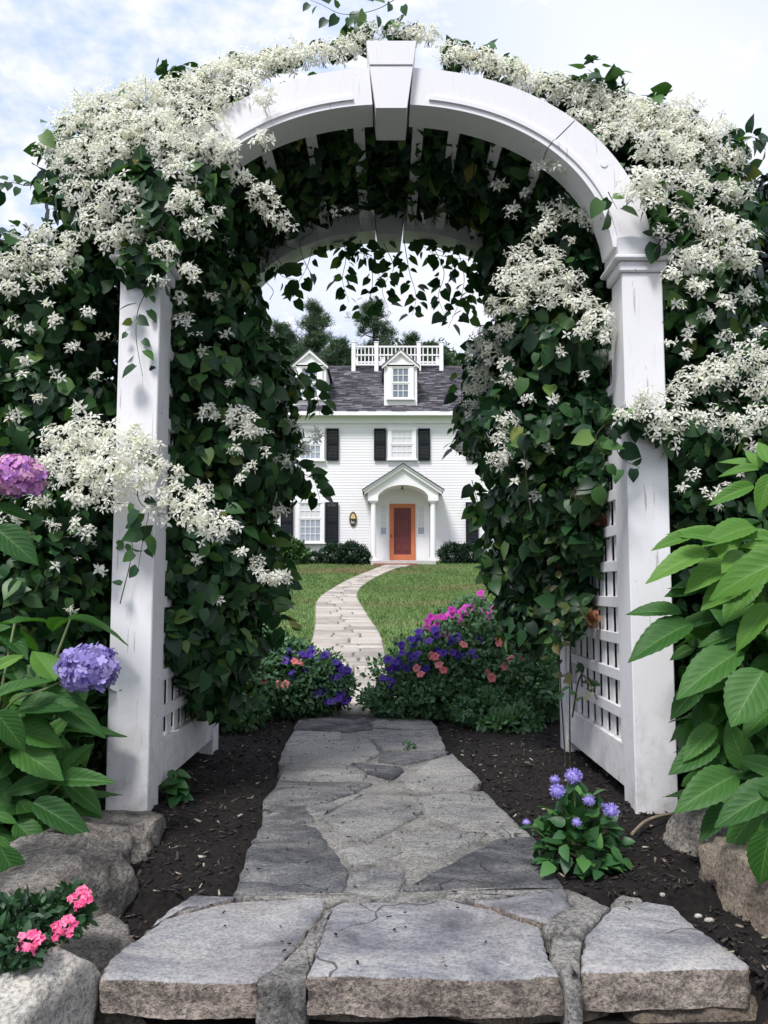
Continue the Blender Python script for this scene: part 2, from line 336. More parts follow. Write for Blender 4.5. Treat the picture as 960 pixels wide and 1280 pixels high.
tag(mobj('lawn', V, F, M_lawn, smooth=True), 'green lawn rising from the arbor to the white house', kind='structure')

M_bounce_cut = noisy('bounce_cut_dark', [(.3, (.035, .035, .037)), (.7, (.06, .06, .062))], 60, .9, 200, .6)
tag(MB().box(-40, 40, -60, 1.5, -.86, -.8).build('bounce_cut_ground', M_bounce_cut), 'unseen dark ground sheet added below the stone step to cut bounced light', kind='structure')  # unseen dark sheet, added to lessen light bounced up under the arch
# edges of the walk, world x,y
WL = [(-.50, 4.3), (-.66, 5.6), (-.76, 7.2)] + [(-0.803, 8.964), (-1.041, 12.66), (-1.444, 18.147), (-1.33, 21.568), (-0.944, 24.843), (-0.267, 28.064)] + [(.15, 29.6)]
WR = [(.20, 4.3), (.16, 5.2), (.08, 6.4)] + [(0.036, 7.67), (-0.053, 11.238), (-0.381, 16.11), (-0.623, 19.923), (-0.447, 23.55), (0.262, 27.518)] + [(.95, 29.2)]
def interp_edge(E, n):
    P = curve_pts([(x, y, 0) for x, y in E], 12); P = np.array([p[:] for p in P])
    d = np.r_[0, np.cumsum(np.linalg.norm(np.diff(P, axis=0), axis=1))]; t = np.linspace(0, d[-1], n)
    return np.stack([np.interp(t, d, P[:, 0]), np.interp(t, d, P[:, 1])], -1)
NW = 60
EL, ER = interp_edge(WL, NW), interp_edge(WR, NW)
def walk_x(y):
    return np.interp(y, EL[:, 1], EL[:, 0]), np.interp(y, ER[:, 1], ER[:, 0])

# mulch beds
def bed_front(x): return np.interp(x, [-.42, -.3, .36, .63, .66], [1.5, 1.865, 1.865, 1.82, 1.5])
gx = np.linspace(-2.6, 2.6, 131); gy = np.linspace(1.5, 6.6, 128)
X, Y = np.meshgrid(gx, gy)
pl = np.interp(Y, [1.6, 1.87, 4.2, 6.6], [-.31, -.313, -.44, -.72]); pr = np.interp(Y, [1.6, 1.87, 4.2, 6.6], [.40, .38, .235, .08])
dd = np.maximum(pl - X, X - pr)
Z = np.where(dd < .02, -.034, -.012 + np.minimum(.025, dd * .06)) + .008 * vnoise(X, Y, 9) + .006 * vnoise(X, Y, 23)
Z = np.where((dd < .02), -.034, Z) + hill(Y)
Z = np.where(Y < 1.865, Z - .045, Z); Z = np.where(Y < bed_front(X), -.09, Z)
V = np.stack([X, Y, Z], -1).reshape(-1, 3); I = np.arange(len(V)).reshape(X.shape)
F = np.stack([I[:-1, :-1], I[:-1, 1:], I[1:, 1:], I[1:, :-1]], -1).reshape(-1, 4)
mulch = tag(mobj('mulch_bed', V, F, M_mulch, smooth=True), 'dark mulch beds on both sides of the path', kind='structure')
def mulch_z(x, y):
    pl = np.interp(y, [1.6, 1.87, 4.2, 6.6], [-.31, -.313, -.44, -.72]); pr = np.interp(y, [1.6, 1.87, 4.2, 6.6], [.40, .38, .235, .08])
    d = np.maximum(pl - x, x - pr)
    return np.where(d < .02, -.034, -.012 + np.minimum(.025, d * .06)) + .008 * vnoise(x, y, 9) + .006 * vnoise(x, y, 23) + hill(y) - .045 * (y < 1.865), d
# bark chips
def instances(tv, tf, pos, ax, nr, sc):
    """template verts tv (x along ax, y across, z along nr) at every pos -> V, F"""
    ax = ax / np.linalg.norm(ax, axis=1, keepdims=True)
    nr = nr - ax * np.sum(nr * ax, 1, keepdims=True); nr = nr / (np.linalg.norm(nr, axis=1, keepdims=True) + 1e-9)
    sd_ = np.cross(nr, ax); sc = np.asarray(sc)
    if sc.ndim == 1: sc = np.stack([sc] * 3, -1)
    V = pos[:, None, :] + (tv[None, :, 0:1] * sc[:, None, 0:1]) * ax[:, None, :] + (tv[None, :, 1:2] * sc[:, None, 1:2]) * sd_[:, None, :] + (tv[None, :, 2:3] * sc[:, None, 2:3]) * nr[:, None, :]
    F = tf[None] + (np.arange(len(pos)) * len(tv))[:, None, None]
    return V.reshape(-1, 3), F.reshape(-1, tf.shape[1])
def unit(n):
    v = NP.normal(size=(n, 3)); return v / np.linalg.norm(v, axis=1, keepdims=True)
def scatter(name, tv, tf, pos, ax, nr, sc, mat, parent=None, rnd=None, smooth=False):
    V, F = instances(tv, tf, pos, ax, nr, sc)
    r = NP.random(len(pos)) if rnd is None else rnd
    return mobj(name, V, F, mat, parent, rnd=np.repeat(r, len(tv)), smooth=smooth)
chip_v = np.array([(-.5, -.5, 0), (.5, -.35, .1), (.5, .4, 0), (-.5, .5, .1), (-.4, -.3, -.6), (.4, -.3, -.6), (.4, .3, -.6), (-.4, .3, -.6)])
chip_f = np.array([(0, 1, 2, 3), (0, 4, 5, 1), (1, 5, 6, 2), (2, 6, 7, 3), (3, 7, 4, 0)])
N = 26000
px = NP.uniform(-1.6, 1.6, N); py = 1.52 + 4.6 * NP.random(N) ** 1.7
pz, d = mulch_z(px, py); k = (d > .0 + .03 * NP.random(N)) & (py > bed_front(px) + .01); px, py, pz = px[k], py[k], pz[k]; N = len(px)
ax = unit(N); ax[:, 2] *= .35; nr = unit(N) * .5 + np.array([0, 0, 1.0])
L = NP.uniform(.006, .022, N) * np.where(NP.random(N) < .06, 1.9, 1); sc = np.stack([L, L * NP.uniform(.15, .5, N), NP.uniform(.002, .006, N)], -1)
tag(scatter('bark_chips', chip_v, chip_f, np.stack([px, py, pz + .004], -1), ax, nr, sc, M_chip, mulch), kind='stuff')

# ------------------------------------------------------------------ stones
def resample(poly, step, jit, rs):
    out = []; n = len(poly)
    for i in range(n):
        a, b = Vector((*poly[i], 0)), Vector((*poly[(i + 1) % n], 0)); m = max(1, int((b - a).length / step))
        for j in range(m):
            p = a.lerp(b, j / m); out.append((p.x + rs.uniform(-jit, jit), p.y + rs.uniform(-jit, jit)))
    return out
def stone(name, poly, zf, th, mats, parent, seed=0, step=.04, jit=.004, und=.004, rows=1, rough=0.0, tilt=(0, 0), inset=.006):
    rs = random.Random(seed); P = resample(poly, step, jit, rs); n = len(P)
    a = sum(P[i][0] * P[(i + 1) % n][1] - P[(i + 1) % n][0] * P[i][1] for i in range(n))
    if a < 0: P = P[::-1]
    cx = sum(p[0] for p in P) / n; cy = sum(p[1] for p in P) / n
    V, F, mi = [], [], []
    def top(x, y): return zf(x, y) + und * mnoise.noise(Vector((x * 7 + seed, y * 7, seed * .37))) + .35 * und * mnoise.noise(Vector((x * 31 + seed, y * 31, 0))) + tilt[0] * (x - cx) + tilt[1] * (y - cy)
    rings = []
    def ring(s, zo, push=0.0, ns=0):
        r = []
        for i, (x, y) in enumerate(P):
            dx, dy = x - cx, y - cy; L = math.hypot(dx, dy) + 1e-6
            k = s if s <= 1 else 1
            if s == 'in': k = max(.5, 1 - inset / L)
            q = push + (ns * mnoise.noise(Vector((x * 22, y * 22, zo * 40 + seed))) if ns else 0)
            X_, Y_ = cx + dx * k + dx / L * q, cy + dy * k + dy / L * q
            r.append(len(V)); V.append((X_, Y_, top(X_, Y_) + zo))
        rings.append(r)
    for j in range(rows, 0, -1): ring(1, -th * j / rows, 0, rough)
    ring(1, -inset * .7, 0, rough * .4)
    kin = []
    for i, (x, y) in enumerate(P):
        dx, dy = x - cx, y - cy; L = math.hypot(dx, dy) + 1e-6; k = max(.5, 1 - inset * 1.3 / L)
        X_, Y_ = cx + dx * k, cy + dy * k; kin.append(len(V)); V.append((X_, Y_, top(X_, Y_)))
    rings.append(kin)
    for s in (.66, .33): ring(s, 0)
    for q in range(len(rings) - 1):
        A, B = rings[q], rings[q + 1]
        for i in range(n):
            j = (i + 1) % n; F.append((A[i], A[j], B[j], B[i])); mi.append(1 if q < rows + 0 else 0)
    c = len(V); V.append((cx, cy, top(cx, cy)))
    for i in range(n): F.append((rings[-1][i], rings[-1][(i + 1) % n], c)); mi.append(0)
    if not isinstance(mats, (list, tuple)): mats = [mats, mats]
    o = mobj(name, V, F, list(mats), parent, smooth=True, mi=mi)
    return o
flat = lambda x, y: 0.0
# garden path: mortar bed (structure) with flagstones
pe = [(-.31, 1.862), (-.335, 2.2), (-.39, 3.2), (-.44, 4.2), (-.62, 5.4), (-.70, 6.0), (.12, 6.0), (.16, 5.2), (.235, 4.2), (.27, 3.3), (.31, 2.5), (.39, 1.862)]
ny = 90; V, F = [], []
for j in range(ny + 1):
    y = 1.862 + (4.75 - 1.862) * j / ny
    a = np.interp(y, [1.862, 2.2, 3.2, 4.2, 5.4], [-.315, -.335, -.39, -.44, -.62]) + R_.uniform(-.008, .008); b = np.interp(y, [1.862, 2.5, 3.3, 4.2, 5.2], [.39, .31, .27, .235, .16]) + R_.uniform(-.01, .01)
    for i in range(31):
        t = i / 30; e = min(t, 1 - t); x = a + (b - a) * t
        V.append((x, y, -.0085 + .004 * mnoise.noise(Vector((x * 20, y * 20, 0))) - (.03 if e < .001 else 0)))
F = [(j * 31 + i, j * 31 + i + 1, j * 31 + 32 + i, j * 31 + 31 + i) for j in range(ny) for i in range(30)]
path = tag(mobj('garden_path', V, F, M_mortar, smooth=True), 'irregular bluestone path under the arbor', kind='structure')
FS = [[(-0.314, 1.873), (-0.334, 2.164), (-0.332, 2.357), (-0.277, 2.396), (-0.187, 2.377), (-0.156, 2.248), (-0.117, 2.117), (-0.087, 2.001), (-0.091, 1.897), (-0.198, 1.877)], [(-0.087, 1.892), (-0.073, 1.987), (-0.028, 2.02), (0.042, 2.014), (0.048, 1.96), (0.026, 1.873), (0.013, 1.849), (-0.069, 1.868)], [(0.052, 1.902), (0.11, 1.987), (0.208, 2.148), (0.291, 2.255), (0.387, 2.265), (0.385, 1.927), (0.192, 1.902)], [(-0.172, 2.478), (-0.064, 2.737), (0.049, 2.661), (0.108, 2.531), (0.022, 2.357), (-0.042, 2.255), (-0.107, 2.32)], [(0.016, 2.265), (0.065, 2.357), (0.174, 2.357), (0.273, 2.32), (0.216, 2.23), (0.128, 2.132), (0.08, 2.164)], [(-0.117, 2.197), (-0.02, 2.213), (0.045, 2.164), (-0.029, 2.087), (-0.077, 2.08)], [(-0.353, 2.522), (-0.362, 2.604), (-0.235, 2.604), (-0.198, 2.445), (-0.278, 2.404), (-0.334, 2.377)], [(-0.368, 2.661), (-0.347, 2.933), (-0.203, 2.915), (-0.047, 2.892), (-0.103, 2.764), (-0.183, 2.637), (-0.279, 2.613)], [(0.112, 2.686), (0.205, 2.764), (0.321, 2.764), (0.359, 2.5), (0.383, 2.301), (0.305, 2.357), (0.222, 2.396), (0.139, 2.5)], [(-0.351, 2.963), (-0.357, 3.195), (-0.119, 3.195), (-0.063, 3.026), (-0.082, 2.933), (-0.205, 2.945)], [(-0.112, 3.217), (0.059, 3.16), (0.069, 3.091), (0.027, 2.951), (-0.057, 3.058)], [(0.076, 2.963), (0.182, 3.253), (0.267, 3.369), (0.327, 2.933), (0.275, 2.818), (0.155, 2.791), (0.079, 2.846)], [(-0.413, 3.692), (-0.406, 3.916), (-0.2, 3.894), (-0.183, 3.74), (-0.258, 3.692)], [(-0.384, 3.231), (-0.408, 3.644), (-0.256, 3.663), (-0.069, 3.692), (-0.024, 3.425), (-0.076, 3.253), (-0.224, 3.209)], [(-0.053, 3.77), (0.092, 3.937), (0.24, 3.948), (0.245, 3.51), (0.13, 3.475), (0.0, 3.51)], [(-0.408, 4.004), (-0.401, 4.181), (-0.208, 4.444), (-0.103, 4.402), (-0.056, 4.004), (-0.183, 3.926)], [(-0.043, 4.05), (-0.036, 4.322), (0.23, 4.244), (0.246, 3.993), (0.112, 3.993)], [(-0.008, 3.409), (0.128, 3.425), (0.258, 3.458), (0.185, 3.314), (0.075, 3.209), (-0.015, 3.268)], [(-0.268, 2.567), (-0.182, 2.613), (-0.101, 2.732), (-0.076, 2.743), (-0.179, 2.5), (-0.208, 2.5)], [(0.223, 2.197), (0.29, 2.241), (0.385, 2.255), (0.385, 2.197), (0.303, 2.187)]]
for i, p in enumerate(FS[:19]):
    gx_ = sum(q[0] for q in p) / len(p); gy_ = sum(q[1] for q in p) / len(p); p = [(gx_ + (x - gx_) * 1.055, gy_ + (y - gy_) * 1.055) for x, y in p]
    stone('flagstone', p, flat, .03, [M_flag, M_flag], path, seed=i * 3 + 1, step=.035, jit=.004, und=.006, inset=.007)

# walk beyond the arbor
V, F = [], []
for i in range(NW):
    for k in range(5):
        p = EL[i] * (1 - k / 4) + ER[i] * k / 4; V.append((p[0], p[1], float(hill(p[1])) + (-.012 if 0 < k < 4 else -.05)))
F = [(i * 5 + k, i * 5 + k + 1, i * 5 + 6 + k, i * 5 + 5 + k) for i in range(NW - 1) for k in range(4)]
walk = tag(mobj('front_walk', V, F, M_wmortar, smooth=True), 'pale flagstone walk curving up the lawn to the front door', kind='structure')
rs = random.Random(5); s = 0.0; NS = []
tot = NW - 1
def wp(s, t):
    i = min(int(s), tot - 1); f = s - i; a = EL[i] * (1 - f) + EL[i + 1] * f; b = ER[i] * (1 - f) + ER[i + 1] * f
    return tuple(a * (1 - t) + b * t)
prev = [0.0, 1.0]; s = .3; idx = 0
while s < tot - .4:
    ds = rs.uniform(.6, 1.35); e = min(s + ds, tot)
    n = rs.choice([2, 2, 2, 3]); cuts = [0.005] + sorted(min(.93, max(.07, (k + rs.uniform(-.22, .22) + 1) / n)) for k in range(n - 1)) + [.995]
    sk = rs.uniform(-.12, .12)
    for a, b in zip(cuts[:-1], cuts[1:]):
        if b - a < .05: continue
        g = .012; g2 = .045
        if rs.random() < .3 and b - a > .35:
            m = s + (e - s) * rs.uniform(.4, .6); bands = [(s, m), (m, e)]
        else: bands = [(s, e)]
        for s0, s1 in bands:
            poly = [wp(s0 + g2 + rs.uniform(0, .06), a + g), wp(s0 + g2 + rs.uniform(-.03, .05) + sk * .3, (a + b) / 2), wp(s0 + g2 + rs.uniform(0, .06), b - g), wp((s0 + s1) / 2, b - g + rs.uniform(-.015, .01)),
                    wp(s1 - g2 - rs.uniform(0, .06), b - g), wp(s1 - g2 + rs.uniform(-.05, .03) + sk * .3, (a + b) / 2), wp(s1 - g2 - rs.uniform(0, .06), a + g)]
            idx += 1; zo = rs.uniform(0, .006)
            stone('flagstone', poly, lambda x, y, zo=zo: float(hill(y)) + zo, .03, [M_walk, M_walk], walk, seed=idx + 100, step=.6, jit=.0, und=.003, inset=.012)
    s = e

# stone step: three slabs, mortar, riser wall
step = empty('stone_step', (.08, 1.6, -.8), 'wide stone step of three thick granite slabs at the bottom', 'step')
S1 = [(-0.474, 1.474), (-0.481, 1.541), (-0.476, 1.59), (-0.433, 1.72), (-0.317, 1.817), (-0.136, 1.845), (-0.122, 1.804), (-0.146, 1.681), (-0.178, 1.525), (-0.212, 1.459), (-0.347, 1.465)]
S2 = [(-0.128, 1.483), (-0.119, 1.622), (-0.105, 1.786), (-0.087, 1.817), (0.033, 1.822), (0.145, 1.822), (0.221, 1.782), (0.301, 1.684), (0.291, 1.557), (0.299, 1.48), (0.161, 1.477), (0.0, 1.477)]
S3 = [(0.338, 1.504), (0.376, 1.643), (0.467, 1.786), (0.545, 1.817), (0.593, 1.795), (0.604, 1.681), (0.635, 1.525), (0.62, 1.513), (0.48, 1.506)]
for i, (p, th) in enumerate(((S1, .058), (S2, .064), (S3, .066))):
    stone('slab', p, flat, th, [M_slab, M_face], step, seed=40 + i, step=.012, jit=.0022, und=.006, rows=5, rough=.011, inset=.005)
# mortar and small fill stones between them
fills = [[(-0.209, 1.454), (-0.175, 1.522), (-0.141, 1.681), (-0.119, 1.799), (-0.108, 1.786), (-0.121, 1.622), (-0.131, 1.48)], [(0.317, 1.665), (0.373, 1.658), (0.336, 1.51), (0.325, 1.451), (0.302, 1.457), (0.304, 1.492), (0.297, 1.567)], [(-0.306, 1.854), (-0.104, 1.882), (0.387, 1.912), (0.411, 1.897), (0.374, 1.854), (0.273, 1.859), (0.135, 1.835), (-0.084, 1.831), (-0.117, 1.826)], [(0.391, 1.907), (0.42, 1.887), (0.45, 1.804), (0.462, 1.786), (0.381, 1.665), (0.323, 1.681), (0.31, 1.696), (0.389, 1.795)], [(0.185, 1.831), (0.272, 1.854), (0.387, 1.897), (0.387, 1.804), (0.316, 1.708), (0.285, 1.728), (0.231, 1.795)], [(-0.459, 1.673), (-0.433, 1.782), (-0.401, 1.859), (-0.312, 1.849), (-0.334, 1.822), (-0.437, 1.736)], [(0.474, 1.813), (0.505, 1.863), (0.545, 1.854), (0.545, 1.826), (0.479, 1.799)]]
for i, p in enumerate(fills):
    stone('fill_stone' if i > 3 else 'mortar_joint', p, (lambda x, y: -.004) if i < 2 else ((lambda x, y: -.002) if i < 4 else (lambda x, y: -.001)), .09 if i < 2 else .05, [M_slab, M_face] if i in (4, 5) else [M_mortar, M_mortar], step, seed=60 + i, step=.014, jit=.003, und=.008, rows=3, rough=.009)
MB().box(-1.25, 1.25, 1.57, 1.80, -.85, -.075).build('wall_core', M_mortar, step)
rs = random.Random(3)
def rock_mesh(name, c, r, mats, parent=None, seed=0, cuts=(), amp=.2, sub=4, freq=2.6, fine=.075, p=2.6):
    bm = bmesh.new(); bmesh.ops.create_icosphere(bm, subdivisions=sub, radius=1)
    for v in bm.verts:
        q = v.co; k = (abs(q.x) ** p + abs(q.y) ** p + abs(q.z) ** p) ** (-1 / p); q = q * k
        s_ = Vector((seed * 3.1, seed * 1.7, seed * .9))
        d_ = 1 + amp * mnoise.noise(q * freq * .5 + s_) + amp * .55 * mnoise.noise(q * freq * 1.3 + s_) + fine * mnoise.fractal(q * 6 + s_, .9, 2.0, 4)
        q = q * d_
        for (n_, dist) in cuts:
            n_ = Vector(n_).normalized(); e = q.dot(n_) - dist - .03 * mnoise.noise(q * 4 + s_)
            if e > 0: q = q - n_ * e * .92
        v.co = Vector((c[0] + q.x * r[0], c[1] + q.y * r[1], c[2] + q.z * r[2]))
    me = bpy.data.meshes.new(name); bm.to_mesh(me); bm.free()
    for f in me.polygons: f.use_smooth = True
    for m in (mats if isinstance(mats, (list, tuple)) else [mats]): me.materials.append(m)
    return put(bpy.data.objects.new(name, me), parent)
for row in range(4):
    x = -1.15 + rs.uniform(-.1, .1)
    while x < 1.15:
        w = rs.uniform(.18, .38); z = -.155 - row * .19
        rock_mesh('wall_stone', (x + w / 2, 1.585, z), (w / 2 * 1.02, .075, .10), M_dark, step, seed=rs.randint(0, 999), amp=.18, sub=3, p=4)
        x += w

# boulders of the low retaining walls
def boulder(label, c, r, mat, seed, cuts=(), **k):
    tag(rock_mesh('boulder', c, r, mat, None, seed, cuts, **k), label, 'boulder', 'boulders flanking the step')
boulder('rounded grey boulder at the foot of the left arbor post', (-.735, 2.17, -.085), (.185, .19, .19), M_rock, 5, (((.1, .1, 1), .84), ((1, .1, .1), .9)), sub=5)
boulder('big weathered grey boulder between the verbena and the left post boulder', (-.78, 1.83, -.10), (.25, .19, .205), M_rock, 12, (((-.2, -.15, 1), .84), ((1, -.35, .1), .85), ((.3, -1, .15), .9)), sub=5, p=3)
boulder('pale granite boulder below the pink verbena in the bottom left corner', (-.74, 1.43, -.2), (.27, .165, .26), M_pale, 21, (((-.1, -.3, 1), .84), ((1, -.28, -.02), .82), ((0, -1, .1), .88)), sub=5, p=3.4)
boulder('low dark stone wedged between the left boulders and the step', (-.56, 1.68, -.12), (.09, .13, .13), M_rock, 33, (((.1, -.1, 1), .75),), sub=4)
boulder('tall tan granite boulder under the right hydrangea', (.835, 1.84, -.06), (.13, .16, .175), M_tan, 42, (((-1, -.25, .2), .8), ((-.1, -1, .05), .8), ((0, 0, 1), .85)), sub=5, p=3.4)
boulder('small grey boulder tucked beside the right arbor post', (.80, 2.13, .0), (.10, .13, .10), M_rock, 50, (((-.7, -.6, .4), .7),), sub=4)
boulder('dark upright granite boulder at the right edge', (.98, 1.70, -.10), (.10, .2, .22), M_rock, 57, (((-1, -.5, .05), .8), ((0, 0, 1), .8)), sub=4, p=3)
boulder('low tan stone wedged beside the right slab', (.735, 1.70, -.12), (.11, .13, .11), M_tan, 63, (((0, 0, 1), .62),), sub=4)
boulder('dark boulder below the right end of the step', (.83, 1.55, -.33), (.2, .14, .22), M_dark, 71, (), sub=4, p=3)

# ------------------------------------------------------------------ arbor
AX = .022; PI_, PO_ = .695, .813; PY0, PY1 = 2.45, 2.575; QY0, QY1 = 3.36, 3.49; ZS = 1.615
AI, AO, BI, BO = .672, .792, .513, .632
arbor = empty('garden_arbor', (AX, 2.97, 0), 'white painted wooden arbor with arched top, keystone and lattice sides', 'arbor')
def arc(a, b, t): # superelliptic arch point
    c, s_ = math.cos(t), math.sin(t); e = 2 / 2.12
    return (AX + a * math.copysign(abs(c) ** e, c), ZS + b * abs(s_) ** e)
for (y0, y1) in ((PY0, PY1), (QY0, QY1)):
    front = y0 == PY0
    for sx in (-1, 1):
        xa, xb = sorted((AX + sx * PI_, AX + sx * PO_)); z0 = -.05
        m = MB().box(xa + .001, xb - .001, y0 + .014, y1, z0, ZS - .02, .003)
        po = m.build('post', M_paint, arbor)
        MB().box(xa - .003 if sx > 0 else xa, xb if sx > 0 else xb + .003, y0 - .004, y0 + .0125, z0, ZS - .021, .003).build('face_board', M_paint, po)
        c = MB()
        c.box(xa - .012, xb + .012, y0 - .014, y1 + .012, ZS - .02, ZS + .012, .004)
        c.box(xa - .028, xb + .028, y0 - .03, y1 + .028, ZS + .0125, ZS + .028, .005)
        c.box(xa - .016, xb + .012, y0 - .018, y1 + .016, ZS + .0285, ZS + .088, .004)
        c.build('capital', M_paint, po)
    # arch boards, two each side of the keystone
    cuts = [.10, .80, 1.50]
    for sx in (-1, 1):
        for a0, a1 in zip(cuts[:-1], cuts[1:]):
            V = []; n = 22
            for i in range(n + 1):
                t = a0 + .003 + (a1 - a0 - .006) * i / n
                xi, zi = arc(AI, BI, t); xo, zo = arc(AO, BO, t)
                for (x, z) in ((xi, zi), (xo, zo)):
                    x = AX + sx * (x - AX); V += [(x, y0, z), (x, y1, z)]
            F = []
            for i in range(n):
                b = i * 4; F += [(b, b + 2, b + 6, b + 4), (b + 1, b + 5, b + 7, b + 3), (b, b + 4, b + 5, b + 1), (b + 2, b + 3, b + 7, b + 6)]
            F += [(0, 1, 3, 2), (n * 4, n * 4 + 2, n * 4 + 3, n * 4 + 1)]
            if sx < 0: F = [f[::-1] for f in F]
            bo = mobj('arch_board', V, F, M_paint, arbor)
            if front:      # routed bead above the lower edge
                V = []; F = []; q0, q1 = a0 + .004, min(a1, 1.42)
                for i in range(n + 1):
                    t = q0 + (q1 - q0) * i / n
                    for w, yy in ((.017, y0 + .001), (.017, y0 - .007), (.03, y0 - .007), (.034, y0 + .001)):
                        x, z = arc(AI + w, BI + w, t); V.append((AX + sx * (x - AX), yy, z))
                for i in range(n):
                    for k in range(3): F.append((i * 4 + k, i * 4 + k + 1, i * 4 + 5 + k, i * 4 + 4 + k))
                F += [(3, 2, 1, 0), (n * 4, n * 4 + 1, n * 4 + 2, n * 4 + 3)]
                mobj('bead', V, F, M_paint, bo)
    # springer block behind the capital
    for sx in (-1, 1):
        x0, x1 = sorted((AX + sx * (AI + .004), AX + sx * (AO - .004)))
        MB().box(x0, x1, y0 + .002, y1 - .002, ZS + .0885, ZS + .125, .002).build('springer_block', M_paint, arbor)
    k0, k1 = y0 - .03, y1 + .03
    zt, zb = (2.313, 2.098)
    pts = [(AX - .047, zb), (AX + .047, zb), (AX + .076, zt), (AX - .076, zt)]
    m = MB(); m.prism(pts, k0, k1)
    ko = m.build('keystone', M_paint, arbor)
    if front:
        zj = 2.235; w = .047 + (.076 - .047) * (zj - zb) / (zt - zb)
        MB().box(AX - w, AX + w, k0 - .0025, k0 - .0003, zj - .0015, zj + .0015).build('joint', simple('joint_shadow_gap', (.3, .29, .28), .8), ko)
        d = MB(); cx, cz = 0.6696, 1.9365
        d.tube([(cx, PY0 - .0005, cz), (cx, PY0 - .003, cz)], .011, 16); d.build('screw_plug', M_paint, arbor)
# roof slats running front to back on the arches
for t in (.35, .62, .86, 1.09, 1.30, 1.46, 1.70, 1.92, 2.15, 2.40, 2.68):
    x, z = arc(AO, BO, t); tx = -(z - ZS) ; nx, nz = (x - AX) / AO ** 2, (z - ZS) / BO ** 2; L = math.hypot(nx, nz); nx /= L; nz /= L
    w, h = .018, .016
    x, z = x - nx * .078, z - nz * .078
    P = [(x - nz * w - nx * h, z + nx * w - nz * h), (x + nz * w - nx * h, z - nx * w - nz * h), (x + nz * w + nx * h, z - nx * w + nz * h), (x - nz * w + nx * h, z + nx * w + nz * h)]
    MB().prism(P, PY1 + .001, QY0 - .001).build('roof_slat', M_paint, arbor)
# lattice sides
for sx in (-1, 1):
    def bx(x0, x1, *a, c=.0015):
        p = sorted((AX + sx * x0, AX + sx * x1)); return MB().box(p[0], p[1], *a, c)
    bx(.698, .742, PY1 + .001, QY0 - .001, .06, .185).build('bottom_rail', M_paint, arbor)
    bx(.700, .740, PY1 + .001, QY0 - .001, 1.48, 1.56).build('top_rail', M_paint, arbor)
    bx(.699, .741, PY1 + .001, PY1 + .03, .1855, 1.4795).build('stile', M_paint, arbor)
    bx(.699, .741, QY0 - .075, QY0 - .001, .1855, 1.4795).build('stile', M_paint, arbor)
    for k in range(11):
        z = .255 + k * .112
        bx(.700, .712, PY1 + .031, QY0 - .076, z, z + .034).build('lattice_rail', M_paint, arbor)
    for k in range(7):
        y = PY1 + .05 + k * .094
        bx(.7125, .7175, y, y + .056, .186, 1.479).build('lattice_slat', M_paint, arbor)

# ------------------------------------------------------------------ house
HY = 31.0
M_glass = simple('window_glass', (.30, .33, .38), .08, 0, .7)
M_glassd = simple('window_glass_dormer', (.16, .19, .24), .08, 0, .7)
M_blind = simple('window_blind', (.62, .63, .64), .3, 0, .5)
M_shut = simple('shutter_black_paint', (.007, .01, .016), .7, 0, .15)
M_shing = leafmat('slate_shingle', [(0, (.024, .024, .03)), (.4, (.055, .052, .062)), (.75, (.098, .09, .105)), (1, (.21, .2, .225))], .75, 0.0, spec=.3)
M_door = noisy('maroon_door_paint', [(.3, (.13, .03, .03)), (.7, (.17, .042, .04))], 3, .4)
M_orange = noisy('orange_door_paint', [(.3, (.48, .145, .065)), (.7, (.55, .175, .08))], 3, .5)
M_black = simple('black_metal', (.015, .015, .017), .4)
M_brick = noisy('red_brick_step', [(.3, (.2, .08, .06)), (.7, (.32, .15, .12))], 12, .9)
M_gran = noisy('granite_landing', [(.3, (.4, .38, .36)), (.7, (.52, .5, .47))], 9, .8)
hz0, hze = 1.45, 7.0506
hcx = 0.6819
house = empty('white_house', (hcx, HY + 4, 1.6), 'white clapboard colonial house with slate roof, dormers and orange-framed door', 'house')
HX0, HX1, HD = hcx - 7.9, hcx + 7.9, 8.4
MB().box(HX0 + .01, HX1 - .01, HY + .02, HY + HD, hz0, hze).build('wall', M_house, house)
# clapboards: lapped courses on the front and the two ends
V, F = [], []
z = hz0; e = .104
while z < hze - .25:
    b = len(V)
    V += [(HX0, HY + .004, z), (HX1, HY + .004, z), (HX1, HY + .014, z + e), (HX0, HY + .014, z + e), (HX0, HY + .018, z), (HX1, HY + .018, z)]
    F += [(b, b + 1, b + 2, b + 3), (b + 4, b + 5, b + 1, b)]
    for xx, o in ((HX0, -1), (HX1, 1)):
        b = len(V); V += [(xx + o * .004, HY, z), (xx + o * .004, HY + HD, z), (xx - o * .008, HY + HD, z + e), (xx - o * .008, HY, z + e)]
        F += [(b, b + 1, b + 2, b + 3) if o < 0 else (b + 3, b + 2, b + 1, b)]
    z += e
tag(mobj('clapboard', V, F, M_house, house), kind='stuff')
for xx in (HX0, HX1): MB().box(xx - .08, xx + .08, HY - .03, HY + .1, hz0, hze - .26).build('corner_board', M_trim, house)
# eave: frieze, soffit, gutter
m = MB(); m.box(HX0 - .1, HX1 + .1, HY - .06, HY + .02, hze - .255, hze - .0); m.build('frieze', M_trim, house)
m = MB(); m.box(HX0 - .3, HX1 + .3, HY - .38, HY + .02, hze + .001, hze + .055); m.box(HX0 - .32, HX1 + .32, HY - .46, HY - .381, hze - .03, hze + .12); m.build('cornice', M_trim, house)
